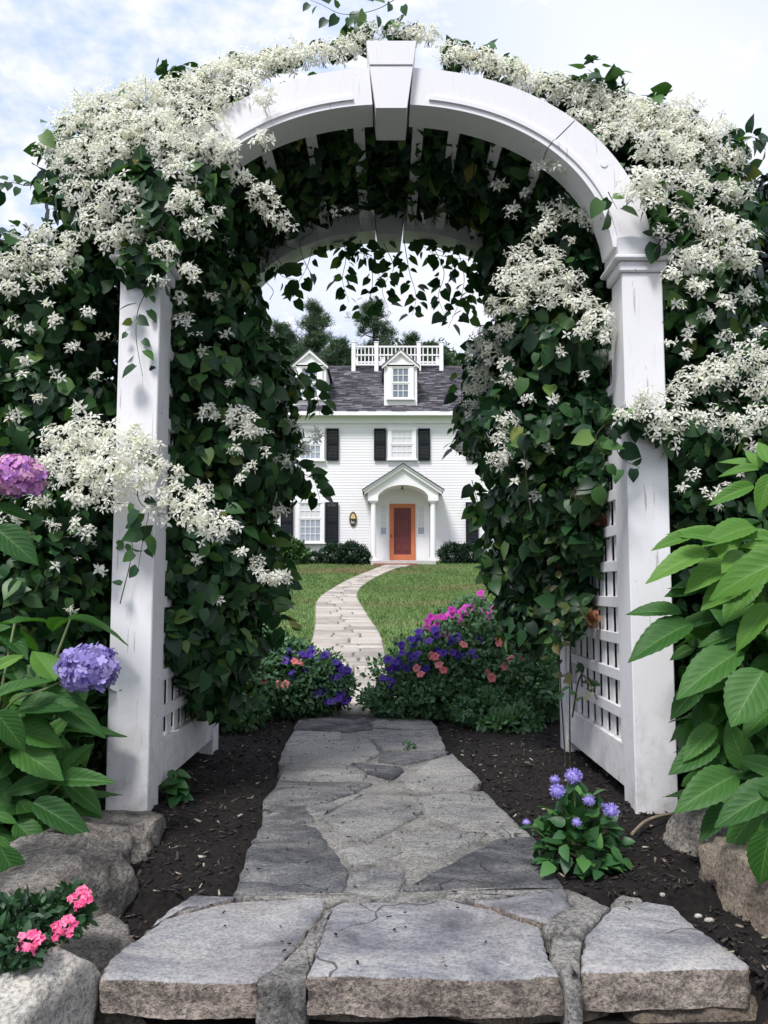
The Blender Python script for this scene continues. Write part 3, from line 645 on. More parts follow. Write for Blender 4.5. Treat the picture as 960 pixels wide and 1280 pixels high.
# roof
ez, ey = hze + .12, HY - .46
rz, ry = 9.9085, 34.6
sl = (rz - ez) / (ry - ey); by = ry + (ry - ey)
MB().add([(HX0 - .3, ey, ez - .02), (HX1 + .3, ey, ez - .02), (HX1 + .3, ry, rz - .02), (HX0 - .3, ry, rz - .02), (HX0 - .3, by, ez - .02), (HX1 + .3, by, ez - .02)],
         [(0, 1, 2, 3), (3, 2, 5, 4), (0, 3, 4), (1, 5, 2)]).build('roof', simple('roof_deck', (.06, .05, .06), .9), house)
roof = bpy.data.objects['roof']
rs = random.Random(9); V, F, rn = [], [], []
Lr = math.hypot(ry - ey, rz - ez); uy, uz = (ry - ey) / Lr, (rz - ez) / Lr; ny_, nz_ = -uz, uy
row = 0; s = 0.0; ex = .125
while s < Lr - .02:
    x = HX0 - .3 - rs.uniform(0, .2); s1 = min(s + ex * 1.25, Lr); tone = rs.uniform(-.12, .12)
    while x < HX1 + .3:
        w = rs.uniform(.16, .38); h = rs.uniform(.014, .03); x0, x1 = max(x, HX0 - .3), min(x + w - .008, HX1 + .3)
        if x1 > x0 + .02:
            b = len(V); o = s + rs.uniform(-.012, .012)
            for (xx, q, hh) in ((x0, o, h), (x1, o, h), (x1, s1, .004), (x0, s1, .004), (x0, o, -.005), (x1, o, -.005)):
                V.append((xx, ey + uy * q + ny_ * hh, ez + uz * q + nz_ * hh))
            F += [(b, b + 1, b + 2, b + 3), (b + 4, b + 5, b + 1, b)]; rn += [min(.99, max(0, rs.random() ** 1.3 + tone))] * 6
        x += w
    s += ex
tag(mobj('shingles', V, F, M_shing, roof, rnd=rn), kind='stuff')
MB().box(HX0 - .3, HX1 + .3, ry - .09, ry + .09, rz - .03, rz + .035).build('ridge_cap', M_shing, roof)
# windows
def window(r, Y, cols, rows_up, rows_lo, up_mat, lo_mat, cas=.11, parent=None, name='window', sill=True):
    x0, z0, x1, z1 = r; m = MB()
    m.box(x0 - cas, x0, Y - .05, Y + .03, z0, z1); m.box(x1, x1 + cas, Y - .05, Y + .03, z0, z1)
    m.box(x0 - cas - .02, x1 + cas + .02, Y - .06, Y + .03, z1 + .0005, z1 + cas)
    w = m.build(name, M_trim, parent)
    if sill: MB().box(x0 - cas - .04, x1 + cas + .04, Y - .1, Y + .03, z0 - .06, z0 - .0005).build('sill', M_trim, w)
    zm = z0 + (z1 - z0) * rows_lo / (rows_lo + rows_up)
    for (a, b, yo, nr, mt) in ((zm, z1, -.012, rows_up, up_mat), (z0, zm, .006, rows_lo, lo_mat)):
        s_ = MB(); fr = .05
        s_.box(x0, x0 + fr, Y + yo - .02, Y + yo + .01, a, b); s_.box(x1 - fr, x1, Y + yo - .02, Y + yo + .01, a, b)
        s_.box(x0 + fr, x1 - fr, Y + yo - .02, Y + yo + .01, a, a + fr); s_.box(x0 + fr, x1 - fr, Y + yo - .02, Y + yo + .01, b - fr, b)
        mw = .024
        for c in range(1, cols):
            xc = x0 + fr + (x1 - x0 - 2 * fr) * c / cols; s_.box(xc - mw / 2, xc + mw / 2, Y + yo - .014, Y + yo + .006, a + fr, b - fr)
        for c in range(1, nr):
            zc = a + fr + (b - a - 2 * fr) * c / nr; s_.box(x0 + fr, x1 - fr, Y + yo - .0125, Y + yo + .0045, zc - mw / 2, zc + mw / 2)
        s_.build('sash', M_trim, w)
        xs_ = [x0 + fr + (x1 - x0 - 2 * fr) * c / cols for c in range(cols + 1)]; zs_ = [a + fr + (b - a - 2 * fr) * c / nr for c in range(nr + 1)]
        for i in range(cols):
            for j in range(nr):
                dx = R_.uniform(-.002, .002); dz = R_.uniform(-.002, .002); yy = Y + yo + .0075
                mobj('pane', [(xs_[i], yy + dx, zs_[j]), (xs_[i + 1], yy - dx, zs_[j] ), (xs_[i + 1], yy - dx + dz, zs_[j + 1]), (xs_[i], yy + dx + dz, zs_[j + 1])], [(0, 1, 2, 3)], mt, w)
    return w
def shutter(r, Y):
    x0, z0, x1, z1 = r; m = MB(); s_ = .06; zm = z0 + (z1 - z0) * .52
    m.box(x0, x0 + s_, Y - .05, Y - .012, z0, z1); m.box(x1 - s_, x1, Y - .05, Y - .012, z0, z1)
    for a, b in ((z0, z0 + .09), (zm - .04, zm + .04), (z1 - .07, z1)): m.box(x0 + s_, x1 - s_, Y - .048, Y - .012, a, b)
    o = m.build('shutter', M_shut, house); l = MB()
    for a, b in ((z0 + .09, zm - .04), (zm + .04, z1 - .07)):
        n = int((b - a) / .05)
        for k in range(n):
            zc = a + (b - a) * (k + .5) / n
            l.add([(x0 + s_, Y - .042, zc - .02), (x1 - s_, Y - .042, zc - .02), (x1 - s_, Y - .018, zc + .022), (x0 + s_, Y - .018, zc + .022)], [(0, 1, 2, 3)])
    tag(l.build('louvres', M_shut, o), kind='stuff')
WY = HY - .04
for dx in (-203, -116, 116, 203):
    c = 503 + dx
    k = {-203: 0, -116: 1, 116: 2, 203: 3}[dx]
    window([(-5.715, 2.3437, -4.9155, 3.799), (-3.1388, 2.3437, -2.3097, 3.799), (3.7014, 2.3437, 4.5305, 3.799), (6.2776, 2.3437, 7.0771, 3.799)][k], WY, 4, 2, 3, M_blind, M_glass, parent=house)
    window([(-5.7636, 5.4171, -4.9573, 6.565), (-3.1655, 5.4171, -2.3293, 6.565), (3.7329, 5.4171, 4.5691, 6.565), (6.331, 5.4171, 7.1373, 6.565)][k], WY, 4, 2, 2, M_blind, M_glass, parent=house)
for r in ((-3.8198, 2.3142, -3.3609, 3.8288), (-2.1616, 2.3142, -1.6878, 3.8288), (3.0203, 2.3142, 3.4793, 3.8288), (4.7378, 2.3142, 5.2116, 3.8288), (-4.5897, 2.3142, -4.1456, 3.8288), (-6.396, 2.3142, -5.9222, 3.8288), (5.5669, 2.3142, 6.0407, 3.8288), (7.2843, 2.3142, 7.7581, 3.8288),
          (-3.8524, 5.387, -3.3895, 6.5953), (-2.1502, 5.387, -1.6873, 6.5953), (3.0461, 5.387, 3.5089, 6.5953), (4.7781, 5.387, 5.2559, 6.5953), (-4.6288, 5.387, -4.1809, 6.5953), (-6.4505, 5.387, -5.9726, 6.5953), (5.6143, 5.387, 6.0921, 6.5953), (7.3464, 5.387, 7.8242, 6.5953),
          (-0.3733, 5.387, 0.0747, 6.5953), (1.2692, 5.387, 1.7171, 6.5953)):
    shutter(r, WY)
window((0.2538, 5.4472, 1.09, 6.5347), WY, 4, 2, 2, M_blind, M_blind, parent=house)
# dormers
DY = ey + (7.4593 - ez) / sl
def dormer(cx, zt):
    x0, x1 = cx - .62, cx + .62; zb = ez + sl * (DY - ey) - .01; ze = zb + 1.56; zp = ze + .56
    yb = ey + (ze - ez) / sl + .3; yp = ey + (zp - ez) / sl + .3
    d = MB().add([(x0, DY, zb), (x1, DY, zb), (x1, DY, ze), (cx, DY, zp), (x0, DY, ze), (x0, yb, ze), (x1, yb, ze), (cx, yp, zp)],
                 [(0, 1, 2, 3, 4), (1, 6, 2), (0, 4, 5)]).build('dormer', M_trim, house)
    window((cx - .33, zb + .28, cx + .33, ze - .10), DY - .03, 3, 2, 2, M_glassd, M_glassd, .16, d, 'dormer_window')
    m = MB(); o = .1; dz = (zp - ze) / .62 * o
    for sx in (-1, 1):
        m.add([(cx, DY - .14, zp + .01), (cx + sx * (.62 + o), DY - .14, ze - dz + .01), (cx + sx * (.62 + o), yb + .1, ze - dz + .01), (cx, yp, zp + .01),
               (cx, DY - .14, zp + .06), (cx + sx * (.62 + o), DY - .14, ze - dz + .06), (cx + sx * (.62 + o), yb + .1, ze - dz + .06), (cx, yp, zp + .06)],
              [(0, 1, 2, 3), (4, 7, 6, 5), (0, 4, 5, 1), (1, 5, 6, 2)])
    m.build('dormer_roof', M_shing, d)
    m = MB()
    for sx in (-1, 1):
        m.prism([(cx, zp - .10), (cx + sx * .70, ze - dz - .06), (cx + sx * .70, ze - dz + .009), (cx, zp + .009)][::sx], DY - .12, DY - .002)
    m.box(cx - .68, cx + .68, DY - .09, DY - .0025, ze - .07, ze - .005)
    m.build('pediment_trim', M_trim, d)
for cx in (-2.7925, 0.6222, 4.037): dormer(cx, 0)
# widow's walk railing on the ridge
def railing(Y, xs_, zb, zt):
    for x in xs_:
        m = MB().box(x - .085, x + .085, Y - .085, Y + .085, zb - .32, zt + .12, .01); m.box(x - .105, x + .105, Y - .105, Y + .105, zt + .1205, zt + .17, .02)
        m.build('railing_post', M_trim, rail)
    for a, b in zip(xs_[:-1], xs_[1:]):
        for z0, z1 in ((zt - .07, zt), (zt - .42, zt - .36), (zb, zb + .07)): MB().box(a + .086, b - .086, Y - .04, Y + .04, z0, z1).build('rail', M_trim, rail)
        n = max(3, int((b - a - .17) / .155))
        for k in range(n):
            x = a + .085 + (b - a - .17) * (k + .5) / n
            MB().box(x - .022, x + .022, Y - .022, Y + .022, zb + .0705, zt - .0705).build('baluster', M_trim, rail)
rail = house
RY = ry - .35
railing(RY, [-1.266, -0.3165, 1.4493, 2.3822], 9.8827, 10.7165)
railing(RY + 2.4, [-1.266, -0.0333, 1.1661, 2.3822], 9.8827, 10.7165)
# portico
PYf = 29.75
pz0 = 1.6322
pcx = 0.6828
m = MB(); xl, xr = -0.6964, 2.0666; zle = 4.1475; zap = 5.0656
aw = (1.6387 - -0.2451) / 2; zsp = 3.7579; zat = 4.3316
pts = [(pcx + aw, zsp)] + [(pcx + aw * math.cos(t), zsp + (zat - zsp) * math.sin(t)) for t in [math.pi * i / 20 for i in range(1, 20)]] + [(pcx - aw, zsp)]
# gable front with an arched opening: strips between arch and rake
V, F = [], []
hw = (xr - xl) / 2 - .12
for (x, z) in pts:
    zz = zle - .1 + (zap - zle) * (1 - abs(x - pcx) / ((xr - xl) / 2)); V += [(x, PYf, z), (x, PYf, zz), (x, HY - .01, z), (x, HY - .01, zz)]
n = len(pts)
for i in range(n - 1):
    b = i * 4; F += [(b, b + 1, b + 5, b + 4), (b, b + 4, b + 6, b + 2)]
b = len(V)
for sx, (x, z) in ((1, pts[0]), (-1, pts[-1])):
    b = len(V); xo = pcx + sx * hw
    V += [(x, PYf, zsp), (xo, PYf, zsp), (xo, PYf, zle - .1 + (zap - zle) * (1 - hw / ((xr - xl) / 2))), (x, PYf, zle - .1 + (zap - zle) * (1 - abs(x - pcx) / ((xr - xl) / 2))),
          (xo, HY, zsp), (xo, HY, zle)]
    F += [(b, b + 1, b + 2, b + 3), (b + 1, b + 4, b + 5, b + 2), (b, b + 1, b + 4, b)][:2]
portico = mobj('portico', V, F, M_trim, house)
m = MB()
for sx in (-1, 1):
    ex_ = pcx + sx * (xr - xl) / 2
    m.prism([(pcx, zap - .17), (ex_, zle - .17), (ex_, zle - .02), (pcx, zap - .02)][::sx], PYf - .12, PYf - .002)
    m.prism([(pcx, zap - .05), (ex_ + sx * .06, zle - .09), (ex_ + sx * .06, zle - .01), (pcx, zap + .0)][::sx], PYf - .18, PYf - .1205)
m.build('rake_board', M_trim, portico)
m = MB()
for sx in (-1, 1):
    ex_ = pcx + sx * ((xr - xl) / 2 + .08)
    m.add([(pcx, PYf - .22, zap + .03), (ex_, PYf - .22, zle), (ex_, HY, zle), (pcx, HY, zap + .03), (pcx, PYf - .22, zap + .0), (ex_, PYf - .22, zle - .035), (ex_, HY, zle - .035), (pcx, HY, zap + .0)],
          [(0, 1, 2, 3), (4, 7, 6, 5), (0, 4, 5, 1), (1, 5, 6, 2)])
m.build('portico_roof', M_shing, portico)
for sx in (-1, 1):
    xc = pcx + sx * (aw + .12); m = MB()
    m.box(xc - .17, xc + .17, PYf - .03, PYf + .3, zsp - .001, zsp + .16); m.build('entablature', M_trim, portico)
    m = MB(); m.tube([(xc, PYf + .13, pz0 + .12), (xc, PYf + .13, pz0 + 1.1), (xc, PYf + .13, zsp - .1)], [.105, .1, .088], 20)
    c = m.build('column', M_trim, portico, smooth=False)
    m = MB(); m.box(xc - .14, xc + .14, PYf, PYf + .26, zsp - .05, zsp - .002); m.tube([(xc, PYf + .13, zsp - .1), (xc, PYf + .13, zsp - .051)], [.1, .125], 16); m.build('column_capital', M_trim, c)
    m = MB(); m.box(xc - .14, xc + .14, PYf, PYf + .26, pz0, pz0 + .06); m.tube([(xc, PYf + .13, pz0 + .06), (xc, PYf + .13, pz0 + .12)], [.13, .11], 16); m.build('column_base', M_trim, c)
MB().box(pcx - aw - .05, pcx + aw + .05, HY - .03, HY - .008, pz0, zat + .05).build('entry_panel', M_trim, portico)
d0 = (0.2069, 1.6786, 1.1525, 3.7661); dz0 = pz0 + .02
m = MB(); fw = .155; yA, yB = HY - .10, HY - .031
m.box(d0[0], d0[0] + fw, yA, yB, dz0, d0[3], .006); m.box(d0[2] - fw, d0[2], yA, yB, dz0, d0[3], .006)
m.box(d0[0] + fw, d0[2] - fw, yA + .001, yB, d0[3] - .15, d0[3] - .001); m.box(d0[0] + fw, d0[2] - fw, yA + .001, yB, dz0 + .001, dz0 + .24)
dr = m.build('screen_door', M_orange, house)
ix0, ix1, iz0, iz1 = d0[0] + fw, d0[2] - fw, dz0 + .24, d0[3] - .15
dm = MB().box(ix0, ix1, HY - .06, HY - .032, iz0, iz1).build('door', M_door, house)
wd = ix1 - ix0
for (a0, a1) in ((.10, .45), (.55, .90)):
    for (b0, b1) in ((.05, .26), (.33, .60), (.63, .80), (.83, .96)):
        if b0 == .63: continue
        pass
for (a0, a1) in ((.09, .45), (.55, .91)):
    for (b0, b1) in ((.04, .27), (.38, .77), (.82, .965)):
        m = MB(); x0, x1 = ix0 + wd * a0, ix0 + wd * a1; z0, z1 = iz0 + (iz1 - iz0) * b0, iz0 + (iz1 - iz0) * b1
        for q in ((x0, x1, z0, z0 + .025), (x0, x1, z1 - .025, z1), (x0, x0 + .025, z0 + .0255, z1 - .0255), (x1 - .025, x1, z0 + .0255, z1 - .0255)): m.box(q[0], q[1], HY - .075, HY - .0605, q[2], q[3])
        m.box(x0 + .06, x1 - .06, HY - .078, HY - .0605, z0 + .06, z1 - .06, .008)
        m.build('door_panel', M_door, dm)
MB().tube([(ix0 + wd * .48, HY - .075, iz0 + (iz1 - iz0) * .79), (ix0 + wd * .48, HY - .1, iz0 + (iz1 - iz0) * .79)], .05, 12).build('knocker', M_black, dm)
MB().tube([(d0[0] + .06, yA - .001, dz0 + .92), (d0[0] + .06, yA - .05, dz0 + .92)], .03, 10).build('handle', M_black, dr)
for r in ((-0.1184, 2.6378, 0.0888, 3.7066), (1.2576, 2.6378, 1.4796, 3.7066)):
    x0, z0, x1, z1 = r; m = MB(); w = m
    m.box(x0 - .05, x0, HY - .05, HY - .031, z0 - .05, z1 + .05); m.box(x1, x1 + .05, HY - .05, HY - .031, z0 - .05, z1 + .05); m.box(x0, x1, HY - .05, HY - .031, z0 - .05, z0); m.box(x0, x1, HY - .05, HY - .031, z1, z1 + .05)
    s_ = m.build('sidelight', M_trim, portico)
    for k in range(4):
        a = z0 + (z1 - z0) * k / 4; b = z0 + (z1 - z0) * (k + 1) / 4
        mobj('pane', [(x0, HY - .034, a + .01), (x1, HY - .034, a + .01), (x1, HY - .034, b - .01), (x0, HY - .034, b - .01)], [(0, 1, 2, 3)], M_glass if k == 0 else M_blind, s_)
# hanging lantern, landing, plaque
lx = 0.6604
lan = empty('porch_lantern', (lx, 30.2, 4.3873), 'small black lantern hanging in the portico arch', 'lantern')
zl = 4.3873
MB().tube([(lx, 30.2, zl), (lx, 30.2, zl - .12)], [.06, .02], 10).build('ceiling_mount', M_black, lan)
MB().tube([(lx, 30.2, zl - .1), (lx, 30.2, zl - .14), (lx, 30.2, zl - .17)], [.01, .05, .09], 8).build('lantern_cap', M_black, lan)
MB().tube([(lx, 30.2, zl - .1701), (lx, 30.2, zl - .29), (lx, 30.2, zl - .32)], [.075, .06, .02], 8).build('lantern_glass', simple('lantern_glass', (.5, .5, .48), .1), lan)
ld = empty('door_landing', (pcx, 30.2, pz0 - .1), 'granite landing with brick edge before the front door', 'step')
MB().box(pcx - 1.15, pcx + 1.15, PYf - .18, HY - .011, pz0 - .3, pz0 - .001, .01).build('landing_slab', M_gran, ld)
MB().box(pcx - 1.05, pcx + .45, PYf - .55, PYf - .181, pz0 - .35, pz0 - .11, .01).build('brick_tread', M_brick, ld)
px_, pz_ = -1.1445, 3.1994
plq = empty('house_plaque', (px_, 30.96, pz_), 'black oval plaque with gold rim on the house wall left of the door', 'plaque')
def oval(a, b, y0, y1, n=28, z=0, half=False):
    return MB().prism([(px_ + a * math.cos(2 * math.pi * i / n), pz_ + b * math.sin(2 * math.pi * i / n)) for i in range(n)], y0, y1)
M_gold = simple('gold_paint', (.22, .16, .07), .5, .3)
oval(.145, .285, HY - .032, HY - .01).build('rim', M_gold, plq); oval(.118, .255, HY - .04, HY - .0325).build('board', M_black, plq)
MB().prism([(px_ + .09 * math.cos(t), pz_ + .02 + .19 * math.sin(t)) for t in [math.pi * i / 12 for i in range(13)]], HY - .046, HY - .0405).build('emblem', simple('plaque_emblem_gold', (.62, .45, .2), .6), plq)
m = MB()
for (x0, z0, x1, z1) in ((-.07, -.15, -.05, -.05), (-.05, -.11, -.02, -.09), (-.02, -.17, 0, -.09), (.02, -.15, .04, -.07), (.04, -.15, .07, -.13)): m.box(px_ + x0, px_ + x1, HY - .045, HY - .0405, pz_ + z0, pz_ + z1)
m.build('painted_marks', simple('plaque_grey', (.6, .6, .6), .6), plq)
# ------------------------------------------------------------------ leaf and flower templates
def leaf_template(st, w, fold=.10, droop=.12, lobe=0.0):
    n = len(st); V = [(t, 0, -droop * t * t) for t in st]; L, Rr = {}, {}
    for i in range(1, n - 1):
        L[i] = len(V); V.append((st[i] - (lobe if i == 1 else 0), w[i], fold * w[i] * 2 - droop * st[i] ** 2)); Rr[i] = len(V); V.append((st[i] - (lobe if i == 1 else 0), -w[i], fold * w[i] * 2 - droop * st[i] ** 2))
    F = [(0, 1, L[1]), (0, Rr[1], 1), (n - 2, n - 1, L[n - 2]), (n - 2, Rr[n - 2], n - 1)]
    for i in range(1, n - 2):
        F += [(i, i + 1, L[i + 1]), (i, L[i + 1], L[i]), (i, Rr[i + 1], i + 1), (i, Rr[i], Rr[i + 1])]
    return np.array(V, float), np.array(F)
LO_V, LO_F = leaf_template([0, .14, .42, .74, 1], [0, .33, .37, .2, 0], .16, .18, .1)
CL_V, CL_F = leaf_template([0, .1, .24, .42, .62, .82, 1], [0, .27, .37, .38, .29, .14, 0], .09, .2, .13)
SM_V, SM_F = leaf_template([0, .3, .65, 1], [0, .24, .24, 0], .15, .15)
def star_template():
    V, F = [], []
    for k in range(4):
        a = math.pi / 2 * k; c, s_ = math.cos(a), math.sin(a); b = len(V)
        for (x, y, z) in ((.04, 0, 0), (.52, .21, .06), (1, 0, -.10), (.52, -.21, .06), (.55, 0, .02)): V.append((x * c - y * s_, x * s_ + y * c, z))
        F += [(b, b + 4, b + 1), (b + 1, b + 4, b + 2), (b + 2, b + 4, b + 3), (b + 3, b + 4, b)]
    b = len(V); V += [(.16, 0, .16), (-.08, .14, .2), (-.08, -.14, .18), (0, 0, -.02)]; F += [(b, b + 1, b + 2), (b, b + 3, b + 1), (b + 1, b + 3, b + 2), (b + 2, b + 3, b)]
    return np.array(V, float), np.array(F)
ST_V, ST_F = star_template()
def trumpet_template(n=10, lob=.12):
    V = [(0, 0, -.35)]; F = []
    for r, z in ((.3, -.05), (.75, .12), (1.0, .05)):
        for k in range(n):
            a = 2 * math.pi * k / n; rr = r * (1 - (lob if k % 2 else 0) * (r > .5)); V.append((rr * math.cos(a), rr * math.sin(a), z + (.05 if k % 2 else -.03) * (r > .5)))
    for k in range(n):
        j = (k + 1) % n; F += [(0, 1 + k, 1 + j)]
        for q in range(2): a, b = 1 + q * n, 1 + (q + 1) * n; F += [(a + k, b + k, b + j), (a + k, b + j, a + j)]
    return np.array(V, float), np.array(F)
TR_V, TR_F = trumpet_template(10, .24)
def floret_template():
    V, F = [], []
    for k in range(4):
        a = math.pi / 2 * k; c, s_ = math.cos(a), math.sin(a); b = len(V)
        for (x, y, z) in ((0, 0, 0), (.45, .42, .06), (.9, .36, -.03), (1.02, 0, -.02), (.9, -.36, -.03), (.45, -.42, .06)): V.append((x * c - y * s_, x * s_ + y * c, z + .02 * k))
        F += [(b, b + 1, b + 2), (b, b + 2, b + 3), (b, b + 3, b + 4), (b, b + 4, b + 5)]
    return np.array(V, float), np.array(F)
FL_V, FL_F = floret_template()

def project(P):
    d = P - np.array([0, 0, CAM_Z]); c, s_ = math.cos(PITCH), math.sin(PITCH)
    dep = d[:, 1] * c + d[:, 2] * s_; up = -d[:, 1] * s_ + d[:, 2] * c
    return 480 + FPX * d[:, 0] / dep, 640 - FPX * up / dep, dep
def nearest_visible(P, size, n, cell=7):
    """indices of the n largest-looking ones that nothing of their kind hides"""
    x, y, d = project(P); ok = (x > 0) & (x < 960) & (y > 0) & (y < 1280) & (d > .2)
    idx = np.where(ok)[0]; key = (x[idx] // cell).astype(int) * 1000 + (y[idx] // cell).astype(int)
    o = np.lexsort((d[idx], key)); idx, key = idx[o], key[o]; first = np.r_[True, key[1:] != key[:-1]]; idx = idx[first]
    return idx[np.argsort(-(size[idx] / d[idx]))[:n]]
def frame(ax, nr):
    ax = Vector(ax).normalized(); nr = Vector(nr); nr = (nr - ax * nr.dot(ax)).normalized(); return ax, nr.cross(ax), nr
def individuals(name, me, P, A, Nn, Sc, idx, parent):
    for i in idx:
        a, s_, n_ = frame(A[i], Nn[i]); q = float(Sc[i])
        M = Matrix(((a.x * q, s_.x * q, n_.x * q, P[i][0]), (a.y * q, s_.y * q, n_.y * q, P[i][1]), (a.z * q, s_.z * q, n_.z * q, P[i][2]), (0, 0, 0, 1)))
        obj_of(name, me, parent, M)

# ------------------------------------------------------------------ clematis
def in_wood(P):
    x, y, z = P[:, 0] - AX, P[:, 1], P[:, 2]; b = np.zeros(len(P), bool); ax_ = np.abs(x)
    for y0, y1 in ((2.33, PY1 + .01), (QY0 - .01, QY1 + .02)):
        iny = (y > y0) & (y < y1)
        b |= iny & (ax_ > PI_ - .045) & (ax_ < PO_ + .03) & (z < ZS + .1)
        e1 = (ax_ / (AI - .02)) ** 2.12 + (np.maximum(z - ZS, 0) / (BI - .02)) ** 2.12; e2 = (ax_ / (AO + .012)) ** 2.12 + (np.maximum(z - ZS, 0) / (BO + .012)) ** 2.12
        b |= iny & (z > ZS) & (e1 > 1) & (e2 < 1)
    b |= (y < PY1) & (y > 2.3) & (ax_ < .1) & (z > 2.0) & (z < 2.34)
    return b
def fill_blobs(blobs, dens, f0, f1, rej, core=.72):
    P, Nn = [], []
    C = np.array([b[0] for b in blobs]); Rr = np.array([b[1] for b in blobs])
    for i, (c, r) in enumerate(blobs):
        area = 4 * math.pi * ((r[0] * r[1]) ** 1.6 / 3 + (r[0] * r[2]) ** 1.6 / 3 + (r[1] * r[2]) ** 1.6 / 3) ** (1 / 1.6)
        n = int(area * dens); u = unit(n); f = NP.uniform(f0, f1, n)
        wob = 1 + .16 * np.sin(u[:, 0] * 5 + i) * np.sin(u[:, 2] * 6 + 2 * i) + .08 * np.sin(u[:, 1] * 11 + u[:, 2] * 9 + i)
        p = np.array(c) + u * np.array(r) * (f * wob)[:, None]; nn = u / np.array(r); nn /= np.linalg.norm(nn, axis=1, keepdims=True)
        k = np.ones(n, bool)
        for j in range(len(blobs)):
            if j != i: k &= np.linalg.norm((p - C[j]) / Rr[j], axis=1) > core
        P.append(p[k]); Nn.append(nn[k])
    P = np.concatenate(P); Nn = np.concatenate(Nn)
    if rej is not None: k = ~rej(P); P, Nn = P[k], Nn[k]
    return P, Nn
DOWN = np.array([0, 0, -1.0])
def drape(Nn, jit=.55, up=.25):
    n = len(Nn); nr = Nn + NP.normal(size=(n, 3)) * jit + np.array([0, -.12, up]); nr /= np.linalg.norm(nr, axis=1, keepdims=True)
    ax = DOWN * .8 + NP.normal(size=(n, 3)) * .75 + Nn * .25
    ax = ax - nr * np.sum(ax * nr, 1, keepdims=True); ax /= np.linalg.norm(ax, axis=1, keepdims=True) + 1e-9
    return ax, nr
def strand(P, nleaf, size, rs, leaves, stems, r=.0017):
    C_ = curve_pts(P, 8); stems.append((C_, [r * (1 - .6 * i / len(C_)) for i in range(len(C_))]))
    for k in range(nleaf):
        t = (k + .4 + rs.uniform(-.2, .2)) / nleaf * (len(C_) - 1); i = min(int(t), len(C_) - 2); p = C_[i].lerp(C_[i + 1], t - i); tg = (C_[i + 1] - C_[i]).normalized()
        for sg in ((-1, 1) if rs.random() < .75 else (rs.choice((-1, 1)),)):
            side = tg.cross(Vector((rs.uniform(-.4, .4), -1, rs.uniform(-.3, .3)))).normalized() * sg
            a = side + tg * .35 + Vector((0, 0, -.45)) + Vector((rs.uniform(-.4, .4), rs.uniform(-.5, .3), rs.uniform(-.3, .3)))
            nn = Vector((rs.uniform(-1, 1), -1 + rs.uniform(-.3, .9), rs.uniform(-.3, 1.1)))
            leaves.append((p + side * rs.uniform(.004, .03) + Vector((0, rs.uniform(-.03, .03), rs.uniform(-.012, .012))), a, nn, size * rs.uniform(.6, 1.45)))
